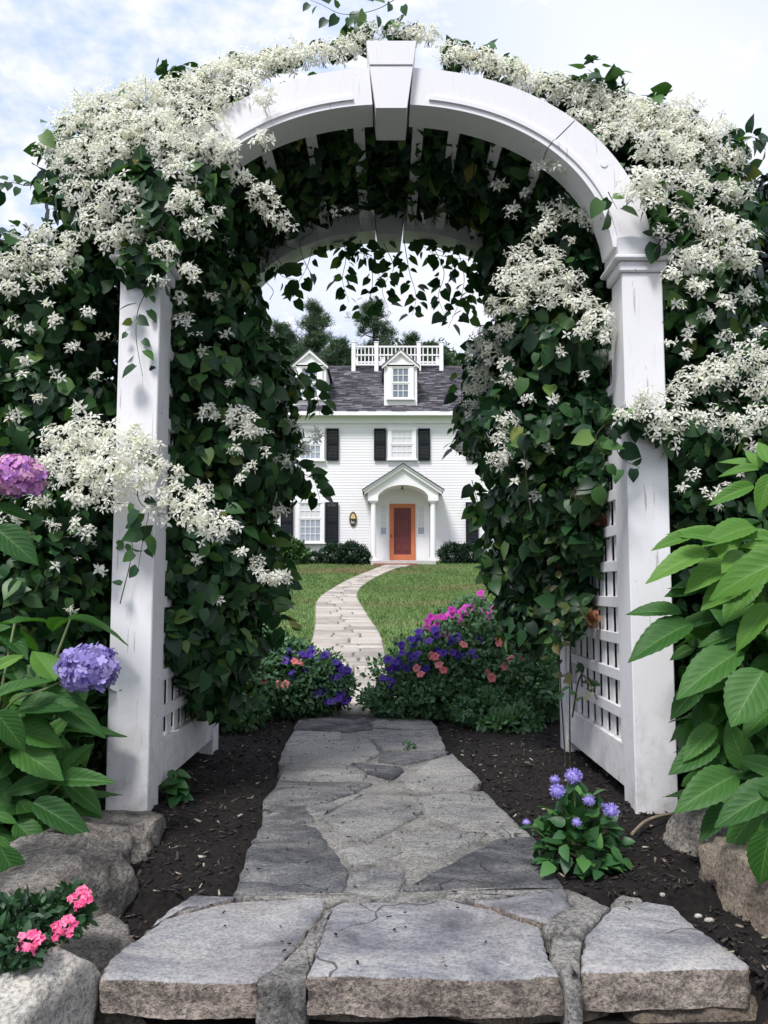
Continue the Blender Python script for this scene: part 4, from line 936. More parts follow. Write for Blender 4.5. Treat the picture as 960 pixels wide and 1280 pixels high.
def clematis(label, base, blobs, front_blobs, clusters, strands, back, seed, roof_blobs=None):
    rs = random.Random(seed); root = empty('clematis_vine', base, label, 'vine', 'flowering vines on the arbor')
    P1, N1 = fill_blobs(blobs, 1500, .80, 1.08, in_wood); P2, N2 = fill_blobs(front_blobs, 1500, .6, 1.05, None)
    if roof_blobs:
        P4, N4 = fill_blobs(roof_blobs, 3200, .5, 1.12, in_wood, .35); P1 = np.concatenate([P1, P4]); N1 = np.concatenate([N1, N4])
    P = np.concatenate([P1, P2]); Nn = np.concatenate([N1, N2]); A, Nr = drape(Nn); Sc = .026 + .046 * NP.random(len(P)) ** 1.2
    lv, stems = [], []
    for s_ in strands: strand(s_[0], int(s_[1] * 1.5), s_[2] * 1.1, rs, lv, stems)
    if lv:
        P = np.concatenate([P, np.array([l[0][:] for l in lv])]); A = np.concatenate([A, np.array([l[1][:] for l in lv])]); Nr = np.concatenate([Nr, np.array([l[2][:] for l in lv])]); Sc = np.r_[Sc, [l[3] for l in lv]]
    k = np.ones(len(P), bool)
    for (x, y, z, r) in clusters:
        q = ((P[:, 0] - x) ** 2 + ((P[:, 2] - z) * 1.2) ** 2 < (r * .95) ** 2) & (P[:, 1] < y + .02) & (P[:, 1] > y - .3); k &= ~(q & (NP.random(len(P)) < .93))
    P, A, Nr, Sc = P[k], A[k], Nr[k], Sc[k]
    me = mesh_from('leaf', CL_V, CL_F, M_clem, smooth=True)
    pick = nearest_visible(P, Sc, 300); individuals('leaf', me, P, A, Nr, Sc, pick, root)
    k = np.ones(len(P), bool); k[pick] = False
    tag(scatter('foliage', CL_V, CL_F, P[k], A[k], Nr[k], Sc[k], M_clem, root, smooth=True), kind='stuff')
    # shaded inner leaves that close the mass
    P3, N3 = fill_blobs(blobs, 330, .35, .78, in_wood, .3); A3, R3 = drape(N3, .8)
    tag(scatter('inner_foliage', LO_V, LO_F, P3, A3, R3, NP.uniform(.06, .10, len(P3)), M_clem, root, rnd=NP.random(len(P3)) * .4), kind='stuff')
    if roof_blobs:
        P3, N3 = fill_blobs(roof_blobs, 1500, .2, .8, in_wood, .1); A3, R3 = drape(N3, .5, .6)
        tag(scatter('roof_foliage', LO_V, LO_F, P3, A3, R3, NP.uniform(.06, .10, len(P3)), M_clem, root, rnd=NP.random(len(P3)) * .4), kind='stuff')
    # blossom panicles
    fp, fn, fs = [], [], []; pan = MB()
    for (x, y, z, r) in clusters:
        n = max(5, int(r * r * 17000)); u = unit(n); u[:, 1] = -np.abs(u[:, 1]) * .9 + .2
        f = NP.uniform(.2, 1.0, n) ** .5; f = np.where(NP.random(n) < .12, f * 1.35, f)
        p = np.array([x, y, z]) + u * f[:, None] * np.array([r * 1.08, min(.06, r * .75) + .015, r * .82]); p[:, 2] -= .25 * np.maximum(0, (p[:, 0] - x)) * 0
        nn = u * .6 + np.array([-.1, -.6, .6]) + NP.normal(size=(n, 3)) * .3; fp.append(p); fn.append(nn); fs.append(np.where(NP.random(n) < .15, NP.uniform(.007, .012, n), NP.uniform(.014, .0235, n)))
        for q in range(min(9, n // 4)):
            i = NP.integers(n); pan.tube([(x + rs.uniform(-.3, .3) * r, y + .05, z - .3 * r), tuple((np.array([x, y + .02, z]) + p[i]) / 2), tuple(p[i])], .0009, 3)
    if back is not None:
        Pb, Nb = fill_blobs(blobs, back, .98, 1.12, in_wood); k = (Nb[:, 2] > -.1); Pb, Nb = Pb[k], Nb[k]
        for c, nb in zip(Pb, Nb):
            n = rs.randint(3, 12); u = unit(n); fp.append(c + u * np.array([.05, .05, .04])); fn.append(nb + np.array([0, 0, .5]) + NP.normal(size=(n, 3)) * .4); fs.append(NP.uniform(.012, .019, n))
    fp = np.concatenate(fp); fn = np.concatenate(fn); fs = np.concatenate(fs); fa = unit(len(fp))
    me = mesh_from('flower', ST_V, ST_F, M_petal)
    pick = nearest_visible(fp, fs, 300, 9); individuals('flower', me, fp, fa, fn, fs, pick, root)
    k = np.ones(len(fp), bool); k[pick] = False
    tag(scatter('blossoms', ST_V, ST_F, fp[k], fa[k], fn[k], fs[k], M_petal, root), kind='stuff')
    for C_, r in stems: pan.tube(C_, r, 4)
    for i in NP.choice(len(P1), 110, replace=False):       # tendrils over the leaves
        q = Vector(P1[i] + N1[i] * .012); T_ = [q]
        for _ in range(rs.randint(3, 5)): q = q + Vector((rs.gauss(0, .03), rs.gauss(-.006, .012), rs.gauss(-.045, .03))); T_.append(q)
        if not in_wood(np.array([t_[:] for t_ in T_])).any(): pan.tube(curve_pts(T_, 4), .0013, 4)
    sgn = -1 if base[0] < 0 else 1
    for q in range(5):       # woody stems climbing the lattice side
        x0, y0 = AX + sgn * rs.uniform(.745, .80), rs.uniform(2.62, 3.4); W_ = [(x0, y0, -.02)]
        for z in (.35, .75, 1.15, 1.5, 1.8): W_.append((AX + sgn * (rs.uniform(.745, .82) - max(0, z - 1.5) * .25), y0 + rs.uniform(-.15, .15), z))
        pan.tube(curve_pts(W_, 5), [.009 - .00022 * i for i in range(26)], 5)
    tag(pan.build('stem', M_stem, root), kind='stuff')
    return root
LB = [((-1.0, 3.25, .3), (.2, .45, .35)), ((-1.0, 3.25, .9), (.2, .45, .4))] + [((-1.179, 2.8, 1.643), (0.253, 0.3, 0.173)), ((-1.209, 2.85, 1.523), (0.299, 0.32, 0.244)), ((-1.157, 2.85, 1.241), (0.258, 0.32, 0.244)), ((-1.174, 2.85, 0.964), (0.271, 0.32, 0.258)), ((-1.149, 2.85, 0.665), (0.258, 0.32, 0.258)), ((-1.125, 2.85, 0.371), (0.231, 0.32, 0.244)), ((-1.09, 2.85, 0.135), (0.204, 0.28, 0.204)), ((-1.547, 2.9, 1.366), (0.304, 0.3, 0.304)), ((-1.52, 2.9, 0.803), (0.304, 0.3, 0.331)), ((-1.467, 2.9, 0.259), (0.304, 0.3, 0.304)), ((-0.965, 2.78, 2.044), (0.18, 0.28, 0.154)), ((-0.794, 2.8, 2.164), (0.181, 0.28, 0.101)), ((-0.612, 2.85, 2.31), (0.149, 0.3, 0.065)), ((-0.911, 2.8, 1.875), (0.187, 0.25, 0.16)), ((-0.665, 3.0, 1.932), (0.171, 0.36, 0.243)), ((-0.639, 3.0, 1.629), (0.2, 0.36, 0.229)), ((-0.581, 3.0, 1.361), (0.243, 0.38, 0.229)), ((-0.572, 3.05, 1.104), (0.247, 0.38, 0.218)), ((-0.624, 3.0, 0.851), (0.2, 0.36, 0.2)), ((-0.631, 3.0, 0.623), (0.183, 0.34, 0.186)), ((-0.621, 3.02, 0.439), (0.173, 0.3, 0.144)), ((-0.508, 3.25, 1.245), (0.17, 0.2, 0.161)), ((-0.444, 3.3, 1.109), (0.101, 0.12, 0.075)), ((-0.564, 3.3, 0.699), (0.173, 0.2, 0.189)), ((-0.535, 3.0, 2.148), (0.171, 0.36, 0.171)), ((-0.611, 3.1, 0.275), (0.118, 0.22, 0.083)), ((-0.685, 2.76, 1.551), (0.058, 0.12, 0.158)), ((-0.679, 2.76, 1.277), (0.058, 0.12, 0.158)), ((-0.672, 2.76, 0.981), (0.058, 0.12, 0.158)), ((-0.666, 2.76, 0.717), (0.058, 0.12, 0.158)), ((-0.662, 2.76, 0.509), (0.053, 0.12, 0.118))]
RBL = [((1.02, 3.25, .3), (.2, .45, .35)), ((1.02, 3.25, .9), (.2, .45, .4)), ((.98, 3.3, 1.4), (.18, .4, .3))] + [((1.081, 2.8, 1.847), (0.176, 0.28, 0.213)), ((1.081, 2.85, 1.609), (0.185, 0.3, 0.217)), ((1.105, 2.85, 1.353), (0.204, 0.3, 0.204)), ((1.124, 2.85, 1.102), (0.231, 0.3, 0.204)), ((1.087, 2.85, 0.828), (0.217, 0.3, 0.217)), ((1.117, 2.85, 0.531), (0.217, 0.3, 0.244)), ((1.153, 2.9, 0.206), (0.207, 0.3, 0.249)), ((1.415, 2.9, 1.252), (0.249, 0.28, 0.221)), ((1.437, 2.9, 0.803), (0.276, 0.28, 0.304)), ((1.415, 2.9, 0.313), (0.276, 0.28, 0.304)), ((1.025, 2.78, 2.032), (0.191, 0.28, 0.127)), ((0.886, 2.8, 2.164), (0.16, 0.3, 0.08)), ((0.689, 2.85, 2.295), (0.136, 0.3, 0.049)), ((0.666, 3.0, 1.963), (0.166, 0.36, 0.229)), ((0.646, 3.0, 1.689), (0.206, 0.36, 0.214)), ((0.583, 3.0, 1.435), (0.223, 0.38, 0.214)), ((0.553, 3.05, 1.193), (0.227, 0.38, 0.203)), ((0.613, 3.05, 0.957), (0.174, 0.3, 0.174)), ((0.53, 3.3, 0.95), (0.151, 0.18, 0.157)), ((0.557, 3.35, 0.731), (0.134, 0.16, 0.16)), ((0.658, 3.3, 0.683), (0.094, 0.16, 0.157)), ((0.561, 3.3, 0.527), (0.107, 0.16, 0.094)), ((0.455, 3.35, 1.477), (0.115, 0.14, 0.223)), ((0.394, 3.4, 1.322), (0.097, 0.12, 0.13)), ((0.535, 3.0, 2.148), (0.171, 0.36, 0.143)), ((0.503, 3.2, 1.92), (0.122, 0.25, 0.152)), ((0.693, 2.76, 1.441), (0.074, 0.12, 0.145)), ((0.688, 2.76, 1.196), (0.074, 0.12, 0.145)), ((0.68, 2.78, 1.01), (0.074, 0.12, 0.119)), ((0.674, 2.85, 0.828), (0.071, 0.1, 0.098)), ((0.657, 2.95, 0.638), (0.056, 0.08, 0.101))]
RTOP = [((arc(AO + .005, BO + .005, t)[0], 2.98, arc(AO + .005, BO + .005, t)[1]), (.15, .39, .098 + .02 * abs(math.cos(t)))) for t in np.linspace(.35, 2.79, 13)] + [((0.0, 3.4, 2.214), (0.194, 0.04, 0.032)), ((0.27, 3.42, 2.164), (0.13, 0.05, 0.046))]
LFB = [((-0.688, 2.4, 1.762), (0.126, 0.06, 0.171)), ((-0.559, 2.4, 1.836), (0.103, 0.05, 0.126)), ((-0.722, 2.41, 1.607), (0.06, 0.04, 0.05)), ((-0.638, 2.42, 1.933), (0.161, 0.06, 0.069)), ((-0.483, 2.67, 2.396), (0.061, 0.03, 0.036)), ((-0.349, 2.67, 2.425), (0.056, 0.03, 0.031)), ((-0.161, 2.67, 2.465), (0.061, 0.03, 0.036)), ((-0.094, 2.67, 2.516), (0.046, 0.03, 0.041))]
RFB = [((0.841, 2.4, 1.737), (0.059, 0.05, 0.091)), ((0.906, 2.5, 1.541), (0.071, 0.05, 0.095)), ((0.742, 2.4, 1.148), (0.08, 0.03, 0.037)), ((0.864, 2.42, 1.105), (0.092, 0.05, 0.069)), ((0.054, 2.67, 2.521), (0.046, 0.03, 0.036)), ((0.242, 2.67, 2.442), (0.061, 0.03, 0.036)), ((0.402, 2.67, 2.391), (0.056, 0.03, 0.036)), ((0.562, 2.67, 2.329), (0.061, 0.03, 0.036)), ((0.349, 2.67, 2.425), (0.041, 0.03, 0.041))]
LC = [(-1.066, 2.44, 1.276, 0.016), (-0.926, 2.45, 1.371, 0.021), (-0.855, 2.46, 1.286, 0.016), (-1.012, 2.43, 1.202, 0.023), (-0.893, 2.43, 1.178, 0.019), (-1.089, 2.44, 1.156, 0.021), (-0.977, 2.44, 1.446, 0.021), (-1.048, 2.44, 1.422, 0.016), (-0.853, 2.5, 1.416, 0.014), (-0.565, 2.58, 1.389, 0.02), (-0.494, 2.6, 1.447, 0.017), (-0.419, 2.7, 1.316, 0.023), (-0.372, 2.85, 1.297, 0.024), (-0.569, 2.6, 0.738, 0.015), (-0.454, 2.65, 0.764, 0.018), (-0.537, 2.55, 1.559, 0.019), (-0.612, 2.45, 1.523, 0.019), (-1.061, 2.42, 0.778, 0.014), (-0.901, 2.44, 0.594, 0.012), (-0.421, 2.62, 2.355, 0.065), (-0.316, 2.62, 2.386, 0.06), (-0.206, 2.62, 2.403, 0.055), (-0.101, 2.64, 2.444, 0.05), (-0.513, 2.62, 2.336, 0.07), (-0.612, 2.6, 2.268, 0.074), (-0.972, 2.5, 2.067, 0.09), (-0.882, 2.52, 2.144, 0.096), (-0.756, 2.52, 2.171, 0.101), (-0.803, 2.44, 2.033, 0.098), (-0.688, 2.42, 2.022, 0.097), (-0.585, 2.44, 2.071, 0.093), (-0.616, 2.38, 1.937, 0.086), (-0.509, 2.38, 1.949, 0.073), (-0.942, 2.46, 1.954, 0.08), (-0.818, 2.42, 1.946, 0.078), (-0.794, 2.6, 2.246, 0.084), (-0.654, 2.56, 2.222, 0.088), (-0.561, 2.6, 2.301, 0.084), (-0.474, 2.62, 2.355, 0.075), (-0.369, 2.62, 2.375, 0.07), (-0.264, 2.62, 2.397, 0.06), (-0.145, 2.62, 2.419, 0.06), (-0.04, 2.64, 2.489, 0.045), (-0.492, 2.46, 2.147, 0.061), (-0.426, 2.5, 2.224, 0.052), (-1.061, 2.6, 2.056, 0.064), (-0.963, 2.6, 2.219, 0.064), (-0.36, 2.4, 2.118, 0.041), (-0.363, 2.4, 1.985, 0.037), (-0.458, 2.36, 1.926, 0.049), (-0.923, 2.42, 1.833, 0.055), (-0.778, 2.38, 1.801, 0.073), (-0.853, 2.4, 1.737, 0.064), (-0.737, 2.37, 1.699, 0.054), (-0.797, 2.38, 1.667, 0.045), (-0.593, 2.34, 1.855, 0.045), (-0.572, 2.33, 1.753, 0.058), (-0.533, 2.33, 1.681, 0.044), (-0.63, 2.33, 1.61, 0.04), (-0.556, 2.34, 1.555, 0.033), (-0.49, 2.36, 1.743, 0.022), (-0.432, 2.42, 1.883, 0.037), (-0.367, 2.44, 1.835, 0.051), (-0.328, 2.46, 1.782, 0.047), (-0.298, 2.48, 1.748, 0.028), (-0.16, 2.7, 1.898, 0.023), (-0.12, 2.7, 1.909, 0.015), (-0.61, 2.5, 1.466, 0.029), (-0.651, 2.33, 1.523, 0.022), (-1.154, 2.5, 1.63, 0.067), (-1.07, 2.5, 1.673, 0.071), (-0.998, 2.48, 1.597, 0.033), (-1.156, 2.55, 1.74, 0.034), (-0.976, 2.48, 1.659, 0.043), (-1.133, 2.46, 1.547, 0.037), (-1.045, 2.45, 1.56, 0.028), (-1.101, 2.45, 1.45, 0.019), (-1.007, 2.45, 1.499, 0.014), (-0.886, 2.45, 1.474, 0.019), (-1.117, 2.45, 1.371, 0.021), (-0.963, 2.45, 1.279, 0.019), (-1.072, 2.45, 1.327, 0.014), (-1.048, 2.5, 1.744, 0.038), (-0.942, 2.45, 1.697, 0.042), (-0.937, 2.4, 1.082, 0.059), (-0.842, 2.36, 1.082, 0.076), (-0.741, 2.33, 1.06, 0.08), (-0.67, 2.32, 1.036, 0.053), (-0.873, 2.36, 0.99, 0.076), (-0.772, 2.33, 0.974, 0.084), (-0.691, 2.32, 0.962, 0.066), (-0.95, 2.38, 1.004, 0.05), (-0.841, 2.34, 0.903, 0.049), (-0.747, 2.33, 0.896, 0.04), (-0.854, 2.34, 0.829, 0.027), (-0.826, 2.34, 0.814, 0.022), (-0.595, 2.31, 0.972, 0.044), (-0.58, 2.31, 0.905, 0.053), (-0.517, 2.3, 0.859, 0.057), (-0.479, 2.3, 0.826, 0.057), (-0.428, 2.3, 0.815, 0.031), (-0.509, 2.31, 0.909, 0.035), (-0.632, 2.32, 0.861, 0.027), (-0.609, 2.32, 0.828, 0.018), (-1.056, 2.4, 0.868, 0.037), (-0.988, 2.4, 0.903, 0.032), (-0.562, 2.62, 1.206, 0.035), (-0.452, 2.6, 1.189, 0.045), (-0.439, 2.6, 1.139, 0.04), (-0.392, 2.62, 1.142, 0.025), (-0.378, 2.62, 1.078, 0.02), (-0.463, 2.6, 1.075, 0.022), (-0.415, 2.62, 1.028, 0.022), (-0.351, 2.85, 1.088, 0.033), (-0.333, 3.0, 1.243, 0.029), (-0.294, 3.05, 1.163, 0.029), (-0.449, 2.6, 0.987, 0.017), (-0.379, 2.75, 0.691, 0.047), (-0.338, 2.78, 0.686, 0.032), (-0.424, 2.75, 0.73, 0.026), (-0.52, 2.68, 0.614, 0.013), (-0.931, 2.4, 0.72, 0.014), (-0.805, 2.4, 0.704, 0.011), (-0.951, 2.4, 0.834, 0.023), (-0.483, 2.62, 1.297, 0.015), (-0.36, 2.9, 0.914, 0.028), (-0.258, 3.15, 1.226, 0.03)]
RC = [(0.904, 2.44, 1.41, 0.019), (0.837, 2.42, 1.367, 0.016), (1.019, 2.46, 1.404, 0.023), (1.134, 2.5, 1.428, 0.021), (0.546, 2.55, 1.38, 0.019), (0.621, 2.56, 1.307, 0.017), (0.462, 2.65, 1.252, 0.02), (0.418, 2.72, 1.002, 0.018), (0.454, 2.7, 1.052, 0.015), (0.529, 2.6, 1.24, 0.015), (0.576, 2.54, 1.736, 0.019), (0.859, 2.42, 0.94, 0.014), (1.031, 2.44, 0.99, 0.016), (0.478, 2.62, 1.77, 0.03), (0.345, 2.95, 1.554, 0.034), (0.331, 3.1, 1.4, 0.035), (0.101, 2.64, 2.483, 0.04), (0.264, 2.62, 2.386, 0.055), (0.368, 2.62, 2.358, 0.055), (0.478, 2.62, 2.314, 0.06), (0.604, 2.62, 2.269, 0.065), (0.723, 2.6, 2.213, 0.069), (0.831, 2.56, 2.141, 0.078), (0.95, 2.54, 2.082, 0.077), (0.053, 2.64, 2.495, 0.045), (0.146, 2.64, 2.489, 0.05), (0.211, 2.62, 2.403, 0.05), (0.316, 2.62, 2.383, 0.06), (0.421, 2.62, 2.347, 0.055), (0.538, 2.62, 2.292, 0.065), (0.664, 2.6, 2.241, 0.069), (0.774, 2.58, 2.18, 0.084), (0.887, 2.54, 2.116, 0.087), (1.012, 2.54, 2.063, 0.082), (1.086, 2.54, 1.997, 0.058), (0.729, 2.52, 2.07, 0.062), (0.833, 2.46, 1.993, 0.08), (0.929, 2.46, 1.954, 0.07), (0.636, 2.6, 2.178, 0.05), (0.488, 2.7, 2.365, 0.051), (0.701, 2.6, 2.151, 0.054), (1.089, 2.6, 2.123, 0.054), (0.969, 2.62, 2.203, 0.07), (0.501, 2.52, 1.965, 0.034), (0.559, 2.5, 1.963, 0.038), (0.414, 2.62, 1.864, 0.027), (0.458, 2.64, 1.941, 0.02), (0.536, 2.58, 1.853, 0.044), (0.602, 2.56, 1.828, 0.041), (0.522, 2.58, 1.792, 0.034), (0.645, 2.56, 1.81, 0.029), (0.388, 2.7, 1.998, 0.026), (0.438, 2.62, 1.711, 0.05), (0.533, 2.58, 1.706, 0.039), (0.411, 2.62, 1.637, 0.065), (0.502, 2.56, 1.627, 0.073), (0.59, 2.56, 1.619, 0.044), (0.609, 2.54, 1.53, 0.053), (0.654, 2.5, 1.466, 0.052), (0.526, 2.56, 1.563, 0.049), (0.436, 2.62, 1.563, 0.05), (0.67, 2.5, 1.416, 0.033), (0.377, 2.75, 1.589, 0.047), (0.41, 2.8, 1.522, 0.043), (0.381, 2.9, 1.481, 0.05), (0.35, 3.0, 1.435, 0.046), (0.414, 2.8, 1.41, 0.032), (0.413, 2.75, 1.342, 0.037), (0.38, 2.72, 1.148, 0.036), (0.404, 2.7, 1.197, 0.031), (0.37, 2.75, 1.073, 0.037), (0.398, 2.72, 1.095, 0.031), (0.335, 3.15, 1.334, 0.042), (0.314, 3.2, 1.189, 0.037), (0.376, 3.1, 1.415, 0.053), (0.362, 3.15, 1.552, 0.048), (0.504, 2.8, 0.959, 0.019), (0.533, 2.7, 1.105, 0.015), (0.602, 2.52, 1.435, 0.034), (0.738, 2.36, 1.84, 0.054), (0.782, 2.36, 1.78, 0.045), (0.724, 2.36, 1.792, 0.031), (0.833, 2.4, 1.861, 0.055), (0.923, 2.42, 1.846, 0.06), (0.877, 2.4, 1.749, 0.059), (0.979, 2.42, 1.734, 0.065), (0.821, 2.38, 1.679, 0.032), (1.001, 2.42, 1.66, 0.06), (0.932, 2.4, 1.615, 0.055), (1.076, 2.46, 1.639, 0.052), (1.097, 2.5, 1.744, 0.043), (0.866, 2.38, 1.619, 0.036), (1.114, 2.5, 1.541, 0.033), (0.837, 2.37, 1.555, 0.032), (0.917, 2.4, 1.53, 0.032), (1.007, 2.42, 1.5, 0.028), (0.966, 2.44, 1.459, 0.023), (1.137, 2.55, 1.897, 0.044), (1.053, 2.5, 1.872, 0.048), (0.869, 2.4, 1.481, 0.018), (0.911, 2.42, 1.259, 0.055), (0.975, 2.42, 1.283, 0.065), (1.084, 2.45, 1.327, 0.07), (1.117, 2.45, 1.255, 0.061), (0.83, 2.38, 1.202, 0.045), (0.736, 2.34, 1.186, 0.04), (0.687, 2.33, 1.152, 0.031), (0.754, 2.33, 1.129, 0.04), (0.832, 2.36, 1.128, 0.045), (0.927, 2.4, 1.136, 0.05), (1.028, 2.42, 1.117, 0.051), (1.099, 2.42, 1.152, 0.046), (0.664, 2.33, 1.133, 0.022), (0.779, 2.34, 1.09, 0.027), (0.894, 2.4, 0.98, 0.018), (0.951, 2.42, 0.928, 0.025), (0.987, 2.42, 0.952, 0.018), (0.902, 2.44, 1.349, 0.019), (0.83, 2.36, 1.059, 0.018), (1.081, 2.44, 1.061, 0.023), (0.961, 2.42, 0.889, 0.014)]
LS = [([(0.066, 2.6, 2.601, 0.0), (-0.026, 2.6, 2.545, 0.0), (-0.13, 2.58, 2.514, 0.0), (-0.209, 2.58, 2.55, 0.0), (-0.267, 2.58, 2.575, 0.0)], 7, .034), ([(-1.083, 2.6, 1.961, 0.0), (-1.125, 2.55, 1.918, 0.0), (-1.165, 2.5, 1.903, 0.0), (-1.239, 2.5, 1.877, 0.0)], 5, .036),
 ([(-0.285, 3.4, 2.138, 0.0), (-0.319, 3.42, 2.007, 0.0), (-0.362, 3.42, 1.921, 0.0), (-0.385, 3.42, 1.862, 0.0)], 8, .042), ([(-0.169, 3.42, 2.112, 0.0), (-0.161, 3.42, 2.025, 0.0), (-0.174, 3.42, 1.938, 0.0), (-0.147, 3.42, 1.842, 0.0)], 8, .04), ([(-0.27, 3.42, 2.112, 0.0), (-0.135, 3.42, 2.07, 0.0), (-0.034, 3.42, 2.025, 0.0)], 8, .038),
 ([(-0.684, 2.33, 1.042, 0.0), (-0.684, 2.32, 0.906, 0.0), (-0.654, 2.32, 0.861, 0.0), (-0.664, 2.32, 0.799, 0.0), (-0.679, 2.32, 0.695, 0.0)], 7, .042), ([(-0.756, 2.42, 0.606, 0.0), (-0.726, 2.42, 0.754, 0.0), (-0.739, 2.42, 0.824, 0.0)], 2, .035),
 ([(-0.665, 2.42, 1.586, 0.0), (-0.722, 2.42, 1.488, 0.0), (-0.731, 2.42, 1.391, 0.0), (-0.709, 2.42, 1.271, 0.0)], 5, .036), ([(-0.438, 3.3, 1.96, 0.0), (-0.414, 3.3, 1.91, 0.0), (-0.35, 3.3, 1.893, 0.0)], 4, .045), ([(-0.332, 3.2, 1.095, 0.0), (-0.27, 3.2, 1.065, 0.0), (-0.245, 3.2, 0.987, 0.0)], 6, .048), ([(-0.444, 3.1, 0.873, 0.0), (-0.383, 3.1, 0.754, 0.0), (-0.353, 3.1, 0.637, 0.0)], 7, .048), ([(-0.455, 3.0, 0.637, 0.0), (-0.383, 3.0, 0.567, 0.0), (-0.34, 3.0, 0.496, 0.0)], 6, .05),
 ([(-0.311, 3.2, 1.503, 0.0), (-0.264, 3.2, 1.408, 0.0), (-0.247, 3.2, 1.314, 0.0)], 6, .045), ([(-0.101, 3.42, 2.112, 0.0), (-0.05, 3.42, 1.973, 0.0), (-0.06, 3.42, 1.862, 0.0), (-0.1, 3.42, 1.783, 0.0)], 9, .04)]
RS = [([(0.084, 3.42, 2.112, 0.0), (0.107, 3.42, 1.973, 0.0), (0.134, 3.42, 1.869, 0.0), (0.117, 3.42, 1.783, 0.0)], 9, .036), ([(0.202, 3.42, 2.094, 0.0), (0.252, 3.42, 1.973, 0.0), (0.228, 3.42, 1.869, 0.0), (0.254, 3.42, 1.783, 0.0)], 9, .038), ([(0.303, 3.42, 2.094, 0.0), (0.336, 3.42, 1.956, 0.0), (0.318, 3.42, 1.852, 0.0), (0.267, 3.42, 1.732, 0.0)], 10, .038), ([(0.135, 3.42, 2.112, 0.0), (0.219, 3.42, 2.049, 0.0), (0.37, 3.42, 2.025, 0.0)], 8, .038), ([(0.404, 3.42, 2.077, 0.0), (0.42, 3.42, 1.956, 0.0), (0.368, 3.42, 1.869, 0.0), (0.334, 3.42, 1.766, 0.0)], 9, .038), ([(0.0, 3.42, 2.094, 0.0), (0.04, 3.42, 1.99, 0.0), (-0.007, 3.42, 1.904, 0.0), (0.017, 3.42, 1.818, 0.0)], 8, .036),
 ([(1.139, 2.6, 2.069, 0.0), (1.192, 2.6, 2.104, 0.0), (1.256, 2.6, 2.083, 0.0)], 4, .036), ([(0.661, 2.36, 1.14, 0.0), (0.598, 2.34, 1.078, 0.0), (0.616, 2.33, 1.008, 0.0), (0.559, 2.33, 0.952, 0.0)], 6, .04), ([(0.649, 2.36, 1.105, 0.0), (0.67, 2.36, 1.024, 0.0), (0.72, 2.34, 0.987, 0.0)], 3, .045), ([(0.348, 3.3, 1.077, 0.0), (0.379, 3.3, 0.95, 0.0), (0.415, 3.3, 0.793, 0.0)], 8, .045), ([(0.503, 3.3, 0.793, 0.0), (0.439, 3.3, 0.714, 0.0), (0.376, 3.3, 0.724, 0.0)], 6, .045),
 ([(0.602, 2.9, 0.474, 0.0), (0.576, 2.9, 0.556, 0.0), (0.605, 2.9, 0.638, 0.0)], 5, .045), ([(0.655, 2.36, 1.804, 0.0), (0.666, 2.36, 1.78, 0.0), (0.681, 2.36, 1.75, 0.0)], 2, .045), ([(0.326, 3.35, 1.576, 0.0), (0.312, 3.4, 1.355, 0.0), (0.294, 3.4, 1.189, 0.0)], 7, .042)]
clematis('white-flowering clematis smothering the left side of the arbor', (-.78, 2.9, 0), LB, LFB, LC, LS, 5, 1)
clematis('white-flowering clematis covering the right side and the roof of the arbor', (.82, 2.9, 0), RBL + RTOP[-2:], RFB, RC, RS, 5, 2, RTOP[:-2])

# ------------------------------------------------------------------ hydrangeas
def hyd_leaf(name, curl, seed, mat):
    rs = random.Random(seed); nu, nv = 20, 4; V, UV = [], []
    for i in range(nu + 1):
        t = i / nu; w = (math.sin(math.pi * min(1, t ** .82)) ** .72) * (1 - .25 * t) if 0 < t < 1 else 0
        if t > .8: w *= 1 - .35 * ((t - .8) / .2)
        ser = 1 + (.045 if i % 2 else -.02)
        for j in range(-nv, nv + 1):
            s_ = j / nv; ww = w * .5 * (ser if abs(j) == nv else 1)
            z = -curl * t * t * .9 + .20 * abs(s_) ** 1.4 * w * (1 - .5 * t) - .07 * s_ ** 4 * w + .004 * math.sin(t * 27 - abs(s_) * 7) * abs(s_) + .03 * curl * math.sin(5 * t + seed) * s_
            V.append((t, s_ * ww, z)); UV.append((t, s_))
    m = 2 * nv + 1
    F = np.array([(i * m + j, (i + 1) * m + j, (i + 1) * m + j + 1, i * m + j + 1) for i in range(nu) for j in range(m - 1)])
    return mesh_from(name, np.array(V), F, mat, smooth=True, uv=UV)
HM = [hyd_leaf('hydrangea_leaf', c, i, M_hyd) for i, c in enumerate((.1, .22, .34, .28, .16))]
HMY = [hyd_leaf('hydrangea_leaf_young', c, i + 9, M_hydy) for i, c in enumerate((.1, .24, .34))]
def place_leaf(root, b, t, w, nr, rs, young=False, name='leaf'):
    b, t = Vector(b), Vector(t); L = (t - b).length; ax = (t - b) / L
    a, s_, n_ = frame(ax, nr); W2 = L * w
    M = Matrix(((a.x * L, s_.x * W2, n_.x * L, b.x), (a.y * L, s_.y * W2, n_.y * L, b.y), (a.z * L, s_.z * W2, n_.z * L, b.z), (0, 0, 0, 1)))
    return obj_of(name, rs.choice(HMY if young else HM), root, M)
def flower_head(root, c, r, mat, n=110, label=None, squash=.85):
    u = unit(n * 2); u = u[u[:, 2] > -.75][:n]; p = np.array(c) + u * r * np.array([1, 1, squash]) * NP.uniform(.8, 1.02, (len(u), 1))
    o = scatter('flower_head', FL_V, FL_F, p, unit(len(u)), u + NP.normal(size=u.shape) * .22, NP.uniform(.011, .0165, len(u)), mat, root)
    if label: o['label'] = label
    return o
